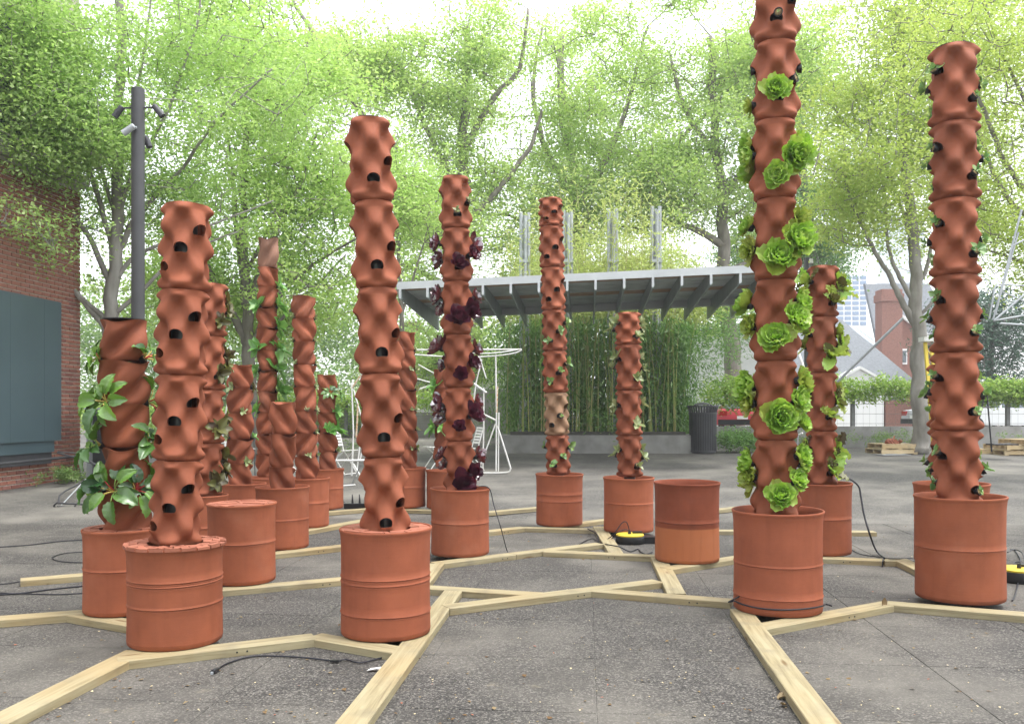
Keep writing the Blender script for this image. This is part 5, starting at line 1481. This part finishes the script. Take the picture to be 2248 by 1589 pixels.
# ================================================================ CARS BEHIND THE WALL
M_tyre = mat('tyre', (.02, .02, .02), .8, .2); M_rim = mat('wheel_rim', (.45, .46, .47), .35, .5, .6)
M_head = mat('headlight_glass', (.75, .77, .78), .15, .6); M_tail = mat('tail_light', (.35, .02, .02), .2, .6)
M_seal = mat('black_trim', (.02, .02, .022), .5, .4)
def car(label, px, D, yaw, col):
    loc = Vector((P(px, 0, D).x, D, GZ(D)))
    r = empty('parked_car', loc, label, 'car', 'cars parked beyond the wall', rot=(0, 0, yaw))
    paint = mat('car_paint_%s' % label.split()[0], col, .28, .55)
    prof = [(-2.12, .36), (-2.16, .62), (-2.08, .86), (-1.7, .92), (-1.05, .95), (.95, .93), (1.75, .82), (2.08, .68), (2.14, .48), (2.08, .32)]
    vs, fs = [], []
    ws = [-.84, -.88, -.80, .80, .88, .84]
    rows = []
    for s, y in ((-1, .0), (1, 0)):
        pass
    n = len(prof)
    for y, sc, dz in ((-.88, .985, 0), (-.80, 1.0, .0), (.80, 1.0, .0), (.88, .985, 0)):
        for x, z in prof: vs.append((x * sc, y, .32 + (z - .32) * (.97 if sc < 1 else 1)))
    for k in range(3):
        for i in range(n):
            fs.append((k * n + i, k * n + (i + 1) % n, (k + 1) * n + (i + 1) % n, (k + 1) * n + i))
    fs.append(tuple(reversed(range(n)))); fs.append(tuple(3 * n + i for i in range(n)))
    link('body', MB().add(vs, fs).mesh('body', paint, True, 35), None, r)
    g = [(-1.75, .93), (-1.25, 1.36), (-.9, 1.42), (.15, 1.42), (1.05, .94)]
    def slab(pr, y0, y1, m, nm, inset=.0):
        k = len(pr); v = [(x, s * (y0 if z < 1 else y1), z) for s in (-1, 1) for x, z in pr]
        f = [tuple(reversed(range(k))), tuple(range(k, 2 * k))] + [(i, (i + 1) % k, (i + 1) % k + k, i + k) for i in range(k)]
        return link(nm, MB().add(v, f).mesh(nm, m, False), None, r)
    slab(g, .76, .60, M_win, 'cabin_glass')
    slab([(-1.27, 1.365), (-.9, 1.43), (.17, 1.43), (.30, 1.375), (.15, 1.40), (-.9, 1.40)], .63, .63, paint, 'roof')
    for s in (-1, 1):
        for a, b_ in (((-1.75, .93), (-1.25, 1.37)), ((-.45, .93), (-.45, 1.41)), ((1.05, .94), (.17, 1.42))):
            link('pillar', MB().tube([(a[0], s * .775, a[1]), (b_[0], s * .625, b_[1])], .035, 5).mesh('pillar', paint), None, r)
        for x in (-1.35, 1.32):
            R = Matrix.Rotation(PI / 2, 3, 'X')
            w = link('wheel', MB().lathe([(.20, -.10), (.31, -.095), (.325, -.06), (.325, .06), (.31, .095), (.20, .10)], 20, R=R).mesh('wheel', M_tyre, True, 40), None, r, (x, s * .80, .325))
            link('rim', MB().lathe([(.0, -.102), (.17, -.102), (.205, -.09), (.205, .09), (.17, .102), (.0, .102)], 14, R=R).mesh('rim', M_rim, True, 30), None, w)
        link('headlight', MB().box((2.08, s * .62, .66), (.12, .34, .13)).mesh('headlight', M_head), None, r)
        link('tail_light', MB().box((-2.12, s * .66, .76), (.10, .28, .16)).mesh('tail_light', M_tail), None, r)
        link('mirror', MB().box((.78, s * .97, .98), (.10, .16, .11)).mesh('mirror', paint), None, r)
    link('bumper', MB().box((-2.14, 0, .46), (.12, 1.62, .18)).mesh('bumper', M_seal), None, r)
    link('bumper', MB().box((2.12, 0, .44), (.10, 1.62, .14)).mesh('bumper', M_seal), None, r)
    link('number_plate', MB().box((-2.205, 0, .62), (.012, .36, .11)).mesh('number_plate', M_trim), None, r)
    return r
car('red car parked beyond the low wall, half hidden by the round shrub', 1648, 32, math.radians(68), (.50, .05, .07))
car('silver car parked beyond the fence behind the tall right tower', 2125, 33, math.radians(8), (.42, .44, .47))
car('white car parked beyond the fence near the right edge', 2205, 32, math.radians(-6), (.72, .73, .74))

# ================================================================ CHAIRS
def folding_chair(label, px, py, yaw, col=M_whitemetal):
    r = empty('folding_chair', G(px, py), label, 'chair', 'white slatted folding chairs', rot=(0, 0, yaw))
    def bar(pts, rad, nm):
        b_ = MB().tube(pts, rad, 7); return link(nm, b_.mesh(nm, col, True, 50), None, r)
    for s in (-1, 1):
        y = s * .20
        bar([(.20, y, 0), (-.12, y, .45), (-.24, y, .87)], .0105, 'leg')          # front foot up to the back
        bar([(-.26, y * .88, 0), (.0, y * .88, .32), (.16, y * .88, .455)], .0105, 'leg')
    bar([(.205, -.20, .012), (.205, .20, .012)], .009, 'stretcher'); bar([(-.255, -.18, .012), (-.255, .18, .012)], .009, 'stretcher')
    sm = MB().box((0, 0, 0), (.045, .42, .014)).mesh('seat_slat', col)
    for k in range(6): link('seat_slat', sm, None, r, (.20 - k * .062, 0, .462 - k * .004))
    bm2 = MB().box((0, 0, 0), (.012, .42, .040)).mesh('back_slat', col)
    for k in range(6): link('back_slat', bm2, None, r, (-.145 - k * .0165, 0, .56 + k * .058), (0, -.28, 0))
    return r
folding_chair('white slatted folding chair seen left of the tall bare middle tower', 752, 1040, math.radians(-25))
folding_chair('white slatted folding chair seen between the middle tower and the purple lettuces', 958, 1030, math.radians(205))
folding_chair('white slatted folding chair mostly hidden right behind the purple lettuce tower', 1030, 1032, math.radians(200))
folding_chair('white folding chair glimpsed between the grey topped tower and the straight twisted tower', 638, 1034, math.radians(-30))
folding_chair('white folding chair glimpsed left of the twisted tower with few sprouts', 487, 1040, math.radians(150))

# ================================================================ TUBE FRAMES
def frame_obj(name, label, cat, lines, base, m=M_whitemetal, parts='tube'):
    r = empty(name, base, label, cat)
    for ln in lines:
        pts, rad = ln[0], ln[1]; mm = ln[2] if len(ln) > 2 else m
        MB().tube(smooth_path(pts, 4) if len(pts) > 2 and len(ln) > 3 else pts, rad, 8).build(parts, mm, r, True, 50)
    return r
Dz = 17.2
L = lambda *p: pl(*p, D=Dz)
frame_obj('white_metal_frame', 'tall white metal stand with looped arms behind the purple lettuce tower', 'metal frame', [
    (L((900, 768, 17.6), (1145, 767)), .016), (L((880, 776, 17.4), (1000, 784), (1075, 782), (1125, 776), (1146, 768)), .014, M_whitemetal, 1),
    (L((1000, 772, 17.6), (1060, 776), (1110, 772), (1143, 766)), .012, M_whitemetal, 1),
    (L((1088, 778), (1090, 905), (1089, 1034)), .016), (L((1095, 905), (1094, 1034)), .013), (L((1092, 848), (1090, 905)), .017, M_rust),
    (L((1058, 788), (1045, 840), (1040, 880)), .014), (L((1053, 785), (1067, 830)), .014), (L((1040, 842), (1068, 862)), .022), (L((1052, 905), (1088, 922)), .018),
    (L((1062, 850), (1062, 930), (1060, 1030)), .014), (L((1088, 930), (1050, 1034)), .014),
    (L((1092, 935), (1118, 1018), (1120, 1030), (1110, 1037), (1050, 1038)), .016, M_whitemetal, 1),
    (L((905, 828, 18.0), (950, 840, 18), (990, 838, 18)), .014, M_whitemetal, 1), (L((905, 860, 18), (965, 838, 18)), .016), (L((918, 800, 18), (960, 822, 18), (990, 825, 18)), .012, M_whitemetal, 1)], G(1080, 1038))
Dz = 16.6
frame_obj('white_metal_frame', 'rusty white metal stand leaning behind the left side of the middle tower', 'metal frame', [
    (L((772, 845), (776, 950), (772, 1044)), .016), (L((776, 855), (796, 925), (782, 1046)), .014), (L((786, 885), (782, 960)), .017, M_rust), (L((772, 852), (792, 824)), .017, M_rust), (L((770, 852), (795, 822)), .012),
    (L((728, 1011), (812, 1010)), .022), (L((776, 1018), (812, 1080, 15.4)), .014), (L((792, 1020), (762, 1084, 14.8)), .009, M_dark),
    (L((760, 1088, 14.6), (812, 1088, 14.6)), .013), (L((752, 1066, 15.2), (780, 1064, 15.2)), .013), (L((790, 1010), (820, 880)), .013)], G(776, 1046))
Dz = 17.0
frame_obj('white_metal_frame', 'jumble of thin white bars behind the reddish leaved tower', 'metal frame', [
    (L((470, 905), (520, 1050)), .012), (L((500, 880), (470, 1050)), .012), (L((455, 940), (500, 905)), .016), (L((460, 975), (560, 985)), .012), (L((480, 1032), (510, 1028)), .02),
    (L((555, 880), (560, 1045)), .011, M_dark), (L((545, 885), (600, 882)), .016, M_dark), (L((590, 890), (570, 960)), .011, M_dark), (L((560, 960), (640, 955)), .013), (L((600, 985), (660, 1040)), .012), (L((452, 1040), (476, 1058), (530, 1050)), .012)], G(500, 1052))
Dz = 12.6
frame_obj('black_metal_frame', 'black steel frame lying on its side on the ground left of the chard barrel', 'metal frame', [
    (L((118, 1124), (119, 1108), (124, 1104), (190, 1107), (240, 1112, 12.8)), .014), (L((127, 1116, 12.9), (130, 1088, 13.2), (142, 1078, 13.4), (185, 1056, 14)), .013),
    (L((124, 1120), (188, 1052, 14)), .009, M_steel), (L((126, 1112), (205, 1112, 13), (225, 1098, 13.4)), .013), (L((135, 1116, 12.8), (240, 1114, 12.8)), .009), (L((166, 1108), (162, 1116)), .01)], G(122, 1124), M_dark)
Dz = 14.2
frame_obj('black_metal_frame', 'bent dark tube rack rising behind the chard barrel beside the grey cabinet', 'metal frame', [
    (L((126, 994), (160, 1002), (205, 1018), (250, 1040)), .013), (L((128, 991), (165, 995), (212, 1020)), .010), (L((126, 994), (128, 991)), .012), (L((250, 1040), (262, 1092)), .012), (L((205, 1018), (214, 1094)), .012)], G(262, 1092), M_dark)
Dz = 13.0
frame_obj('steel_truss', 'open frame of pale steel tubes jutting in from the right edge', 'metal frame', [
    (L((2243, 460), (2222, 540), (2185, 690)), .016), (L((2236, 510), (2180, 702)), .014), (L((2182, 704), (2262, 636), (2330, 580)), .016), (L((2182, 704), (2262, 690), (2330, 684)), .014), (L((2196, 710), (2262, 714), (2340, 716)), .016),
    (L((2190, 700), (2172, 700), (2184, 632), (2190, 624), (2262, 628), (2340, 634)), .012), (L((2200, 640), (2262, 668), (2340, 690)), .010), (L((2222, 540), (2262, 520), (2330, 500)), .014),
    (L((2330, 480), (2335, 1090)), .022), (L((2330, 580), (2420, 1090, 12.6)), .02)], G(2335, 1095), M_steel)
frame_obj('slanted_pole', 'long pale steel tube propped up at a slant behind the frilly lettuce tower', 'metal pole', [
    ([P(1983, 698, 16), P(1838, 838, 17), P(1672, 998, 18.6)], .026), ([P(1742, 742, 18), P(1772, 830, 17.6), P(1800, 1005, 17.2)], .030, M_whitemetal), ([P(1738, 962, 18), P(1762, 950, 17.8)], .02, M_whitemetal), ([P(1752, 955, 18), P(1748, 1010, 18.2)], .018)], G(1672, 1000), M_steel, 'tube')

# ================================================================ PALLETS, LADDER, STAND, CABINET
M_pallet = wood_mat('pallet_wood', (.52, .42, .27), (.44, .34, .20), (.33, .24, .14))
def pallet(label, loc, yaw, w=1.1, d=.9):
    r = empty('pallet', loc, label, 'pallet', None, rot=(0, 0, yaw))
    for s in (-1, 0, 1):
        link('stringer', MB().box((0, s * (d / 2 - .02), .065), (w, .04, .09)).mesh('stringer', M_pallet), None, r)
    tm = MB().box((0, 0, 0), (.10, d, .018)).mesh('board', M_pallet)
    for k in range(8): link('board', tm, None, r, ((k - 3.5) * (w - .1) / 7, random.uniform(-.01, .01), .1205), (0, 0, random.uniform(-.01, .01)))
    for k in (-1, 0, 1): link('board', tm, None, r, (k * (w - .1) / 2, 0, .0095))
    return r
g0 = G(1975, 998)
pallet('wooden pallet left of the grey tree trunk, lower of two', g0 + Vector((0, .5, 0)), .12, .95, .8)
pallet('wooden pallet left of the grey tree trunk, upper of two', g0 + Vector((.05, .55, .1305)), .06, .9, .8)
sh = MB()
for k in range(16):
    a = random.uniform(0, 6.3); c = g0 + Vector((.02 + random.gauss(0, .09), .45 + random.gauss(0, .07), .27 + abs(random.gauss(0, .05))))
    sh.box(c, (.14, .03, .09), Euler((random.uniform(-1, 1), random.uniform(-1, 1), a)).to_matrix())
tag(sh.build('clay_shards', M_lid), 'small heap of broken red clay pieces on the left pallet', 'shards')
sm = MB().box(G(1962, 999) + Vector((0, .1, .012)), (.75, .42, .008), Matrix.Rotation(.2, 3, 'Z')); tag(sm.build('sheet', M_steel), 'thin grey sheet lying in front of the left pallet', 'sheet')
g1 = G(2225, 1000)
for k, lab in enumerate(('bottom', 'middle', 'top')):
    pallet('wooden pallet at the right edge, %s of a stack of three' % lab, g1 + Vector((.35 + (.38 if k == 2 else 0), .5, k * .1305)), .05 + .07 * k, 1.15, .9)
g2 = G(2165, 998)
for k in range(2):
    tag(MB().box(g2 + Vector((.1, .35 + k * .2, .07)), (.85, .14, .12)).build('wood_block', M_pallet), ('pale wooden beam lying before the right hand pallets', 'pale wooden beam lying behind another by the right hand pallets')[k], 'beam')
Dz = 20.2
la = empty('ladder', P(2050, 990, Dz), 'yellow ladder leaning behind the tall right tower, beside the grey trunk', 'ladder')
for a, c in (((2031, 752, 20.2), (2050, 990, 19.6)), ((2046, 770, 20.7), (2066, 992, 20.1))):
    MB().tube([P(*a), P(*c)], .045, 4).build('rail', M_yellow, la)
for k in range(8):
    t = .06 + k * .125
    p = P(2031, 752, 20.2).lerp(P(2050, 990, 19.6), t); q = P(2046, 770, 20.7).lerp(P(2066, 992, 20.1), t)
    MB().tube([p, q], .018, 6).build('rung', M_yellow, la)
MB().box(P(2034, 745, 20.2), (.24, .3, .10)).build('top_cap', M_whitemetal, la)
st = empty('folding_stand', G(2175, 992), 'black folding stand with small platform at the right', 'stand')
Dz = 20.6
for a in (L((2164, 858), (2142, 952), (2138, 990)), L((2166, 858), (2176, 974), (2177, 992)), L((2146, 940), (2160, 930, 21)), L((2150, 895), (2175, 893))): MB().tube(a, .018, 6).build('leg', M_black, st)
MB().box(P(2200, 975, 20.6), (.55, .4, .03)).build('platform', M_black, st)
gcab = G(212, 1056)
cbx = empty('utility_cabinet', gcab, 'grey utility cabinet beside the brick building, half behind the chard', 'cabinet')
hcab = H - (898 - CY) / F * gcab.y - gcab.z
m = MB().box(gcab + Vector((.05, .3, hcab / 2)), (.46, .6, hcab)); m.build('body', mat('cabinet_grey', (.20, .205, .21), .5, .4, var=(2, 4), col2=(.16, .165, .17)), cbx)
MB().box(gcab + Vector((.07, .28, hcab + .012)), (.54, .68, .025)).build('top', M_steel, cbx)
MB().box(gcab + Vector((.09, -.012, hcab * .52)), (.30, .02, hcab * .85)).build('door', M_black, cbx)

# ================================================================ CABLE REELS, POWER STRIP, CORDS
def cord(label, pts, r=.006, name='cord', plug=None):
    r *= .78
    sp = smooth_path(pts, 8)
    root = empty(name, sp[0], label, 'cord')
    MB().tube(sp, r, 7).build('cable', M_cord, root, True, origin=sp[0])
    if plug:
        dd = (sp[0] - sp[1]).normalized()
        MB().tube([sp[0] - dd * .01, sp[0] + dd * .01, sp[0] + dd * .045, sp[0] + dd * .065], [.008, .014, .018, .015], 8).build('plug', M_black, root, origin=sp[0])
        MB().box(sp[0] + dd * .072, (.012, .012, .012)).build('prong', M_steel, root, origin=sp[0])
    return root
def GG(pts, z=.008): return [G(p[0], p[1], z + (p[2] if len(p) > 2 else 0)) for p in pts]
cord('black extension cord with its plug lying in front of the front timber', GG([(478, 1468), (500, 1455), (555, 1440), (620, 1440), (680, 1444), (735, 1450), (760, 1447), (790, 1454), (830, 1445), (868, 1436)]), .006, plug=True)
tag(MB().box(G(735, 1450, .012), (.05, .018, .012)).build('cable_clip', M_black), 'small dark inline clip on the extension cord by the middle barrel', 'clip')
cord('dark blue cord running to the chard barrel, upper one at left', GG([(-30, 1202), (60, 1196), (130, 1188), (200, 1183)]), .007)
cord('dark looped cord left of the chard barrel', GG([(210, 1210), (150, 1213), (116, 1222), (125, 1230), (160, 1234), (215, 1234)]), .006)
cord('pair of blue cords at the left edge, front strand', GG([(-30, 1306), (40, 1302), (120, 1292), (200, 1284)]), .008)
cord('pair of blue cords at the left edge, rear strand', GG([(-30, 1300), (60, 1303), (140, 1304), (205, 1299)]), .006)
cord('short blue cord meeting the free timber end at left', GG([(-30, 1284), (10, 1281), (44, 1276)]), .006)
B = BAR[13]; c13 = Vector((B['x'], B['D'], B['zr']))
rimp = c13 + Vector((B['r'] * .96, -B['r'] * .35, .008))
cord('thin black cord hanging over the rim of the purple lettuce barrel', [c13 + Vector((.08, -.12, -.05)), c13 + Vector((B['r'] * .5, -B['r'] * .4, .012)), rimp, rimp + Vector((.05, -.03, -.16)), P(1100, 1160, B['D'] - .35), G(1112, 1205, .055), G(1120, 1220, .03)], .006)
B = BAR[18]; c18 = Vector((B['x'], B['D'], B['zr']))
cord('black hose curving over the rim of the barrel behind the tallest tower', [P(1838, 1048, B['D'] - .1), P(1862, 1050, B['D'] - .1), P(1884, 1066, B['D'] - .15), P(1890, 1090, B['D'] - .2), P(1897, 1130, B['D'] - .3), P(1912, 1180, B['D'] - .4), G(1925, 1210, .03), G(1942, 1225, .06)], .011)
cord('black cord on the ground right of the frilly lettuce barrel', GG([(1868, 1205), (1890, 1216), (1930, 1222), (1960, 1226, .05), (2003, 1224, .02)], .01), .006)
cord('black cord tied round the timber stub right of the frilly lettuces', [G(1941, 1222, .052), G(1938, 1232, .053), G(1937.5, 1236, .03), G(1937, 1243, .006)], .007)
B = BAR[17]
zc = H - (1338 - CY) / F * (B['D'] - B['r']); rc = B['r'] * .967
pts = [Vector((B['x'] + rc * 1.06 * math.sin(a), B['D'] - rc * 1.03 * math.cos(a), zc + .004 * math.sin(3 * a))) for a in [math.radians(q) for q in range(-80, 75, 12)]]
cord('black cord stretched round the foot of the tallest tower barrel', [pts[0] + Vector((.03, -.02, .035)), pts[0] + Vector((-.045, -.03, -.0))] + pts + [pts[-1] + Vector((.03, -.03, -.004))], .007)
def reel(label, c, r, h, plug=True):
    root = empty('cable_reel', c, label, 'cable reel')
    MB().lathe([(r * .96, 0), (r, .01), (r, h - .02), (r * .97, h - .008), (.0, h - .008)], 36, c=c).build('drum', M_black, root, True, 40)
    MB().lathe([(r * .95, h - .007), (r * .96, h + .006), (r * .90, h + .012), (.0, h + .012)], 36, c=c).build('lid', M_yellow, root, True, 40)
    MB().tube([c + Vector((-r * .05, -r * .1, h + .012)), c + Vector((-r * .05, -r * .1, h + .05))], [.018, .014], 8).build('socket_plug', M_black, root)
    MB().box(c + Vector((r * .55, r * .35, h + .022)), (.10, .06, .02)).build('handle', M_black, root)
    MB().box(c + Vector((r * 1.22, r * .15, h * .42)), (r * .95, r * 1.0, h * .8)).build('cord_box', M_black, root)
    return root
cr = G(1387, 1196); cr.y += .14
reel('black cable reel with yellow top beside the far right barrel', cr, .152, .085)
hp = cr + Vector((-.008, -.015, .13))
cord('grey cord looping out of the middle cable reel', [hp, hp + Vector((-.03, 0, .09)), hp + Vector((-.08, .0, .08)), hp + Vector((-.16, -.03, -.02)), G(1335, 1182, .05), G(1318, 1190, .02)], .006)
cord('second cord leaving the middle cable reel across the short timber', [hp, hp + Vector((-.05, -.01, .015)), hp + Vector((-.14, -.03, -.02)), G(1345, 1180, .052), G(1325, 1195, .03), G(1300, 1182, .01), G(1272, 1194, .01)], .006)
cord('tangled dark cord in front of the middle cable reel', GG([(1290, 1160, .05), (1310, 1172, .05), (1316, 1190), (1335, 1195, .05), (1360, 1200, .05), (1382, 1210, .0), (1400, 1205), (1408, 1212), (1420, 1216), (1432, 1211)], .01), .008)
c2 = G(2262, 1283); c2.y += .16
reel('cable reel with yellow top cut off by the right edge', c2, .165, .095)
cord('black cords beside the reel at the right edge', GG([(2218, 1206), (2228, 1208), (2240, 1230), (2225, 1236), (2236, 1262), (2230, 1300), (2222, 1318)], .01), .007)
cord('loop of black cord between the front right barrel and the reel', [G(2212, 1212, .06), G(2226, 1206, .05), G(2243, 1212, .07), G(2250, 1232, .1)], .007)
gs = G(782, 1116)
ps = empty('power_strip', gs, 'black power strip with plugs left of the tall bare middle tower', 'power strip')
MB().box(gs + Vector((0, .05, .035)), (.34, .13, .07)).build('housing', M_black, ps)
for k in (-.06, .04): MB().tube([gs + Vector((k, .05, .07)), gs + Vector((k, .05, .13)), gs + Vector((k - .01, .08, .19))], [.016, .012, .006], 7).build('plug', M_black, ps)
cord('grey cord from the power strip to the far barrel on its left', GG([(756, 1102), (748, 1094), (735, 1098, .02), (716, 1104, .05)], .01), .007)

# ================================================================ SMALL THINGS ON THE GROUND
def scatter(name, label, n, m, size, ymin, ymax, flat=.006):
    Q = []
    for _ in range(n):
        py = ymin + (ymax - ymin) * random.random() ** .7
        c = G(random.uniform(-20, 2270), py, .003)
        a = random.uniform(0, 2 * PI); l = size * random.uniform(.4, 1.4); w = l * random.uniform(.2, .55)
        d1 = Vector((math.cos(a), math.sin(a), random.uniform(-.1, .25))) * l; d2 = Vector((-math.sin(a), math.cos(a), random.uniform(-.2, .2))) * w
        z = Vector((0, 0, flat * random.random()))
        Q.append([c, c + d1 * .5 + d2 + z, c + d1 + z * .5, c + d1 * .5 - d2 + z])
    return tag(link(name, quads(name, np.array(Q), m), None, None), label, 'litter', kind='stuff')
scatter('leaf_litter', 'dry leaf bits scattered over the paving', 420, L_litter, .022, 1000, 1589)
scatter('wood_shavings', 'pale wood shavings scattered round the timbers', 420, mat('shaving', (.50, .42, .27), .8, .1), .012, 1080, 1589)
scatter('clay_crumbs', 'small red clay crumbs on the paving', 60, M_lid, .016, 1150, 1589)
def leaf_thing(label, px, py, s, m, name='dry_leaf'):
    me = leaf_mesh(name, s, s * .5, m, .5, .9, .08, 6, 2)
    o = link(name, me, None, None, G(px, py, .006), (0, 0, random.uniform(0, 6))); return tag(o, label, 'leaf')
leaf_thing('curled brown leaf leaning on the timber end left of the front right barrel', 1942, 1342, .10, L_litter).rotation_euler = (.9, .3, .4)
leaf_thing('dry reddish leaf beside the heavy timber at bottom right', 1708, 1532, .09, L_litter)
leaf_thing('small dry leaf touching the heavy timber just below the reddish one', 1726, 1545, .06, L_litter)
pp = MB(); c = G(826, 1470, .006)
pp.add([c + Vector(t) for t in ((-.05, -.01, 0), (.0, -.018, .012), (.055, .0, .004), (.03, .022, .012), (-.03, .015, .006))], [(0, 1, 4), (1, 2, 3), (1, 3, 4)])
tag(pp.build('paper_scrap', M_trim), 'white paper scrap beside the long timber at bottom centre', 'paper')

# ================================================================ HAZE
hm = bpy.data.materials.new('haze_air'); hm.use_nodes = True
hn, hl_ = hm.node_tree.nodes, hm.node_tree.links
hn.clear()
ho = hn.new('ShaderNodeOutputMaterial'); pv = hn.new('ShaderNodeVolumePrincipled')
pv.inputs['Color'].default_value = (.95, .97, 1, 1); pv.inputs['Density'].default_value = .0015; pv.inputs['Anisotropy'].default_value = .3
hl_.new(pv.outputs[0], ho.inputs['Volume'])
hb = MB().box((0, 143, 22.5), (504, 318, 48)).build('haze', hm, origin=(0, 143, 0)); tag(hb, kind='stuff')
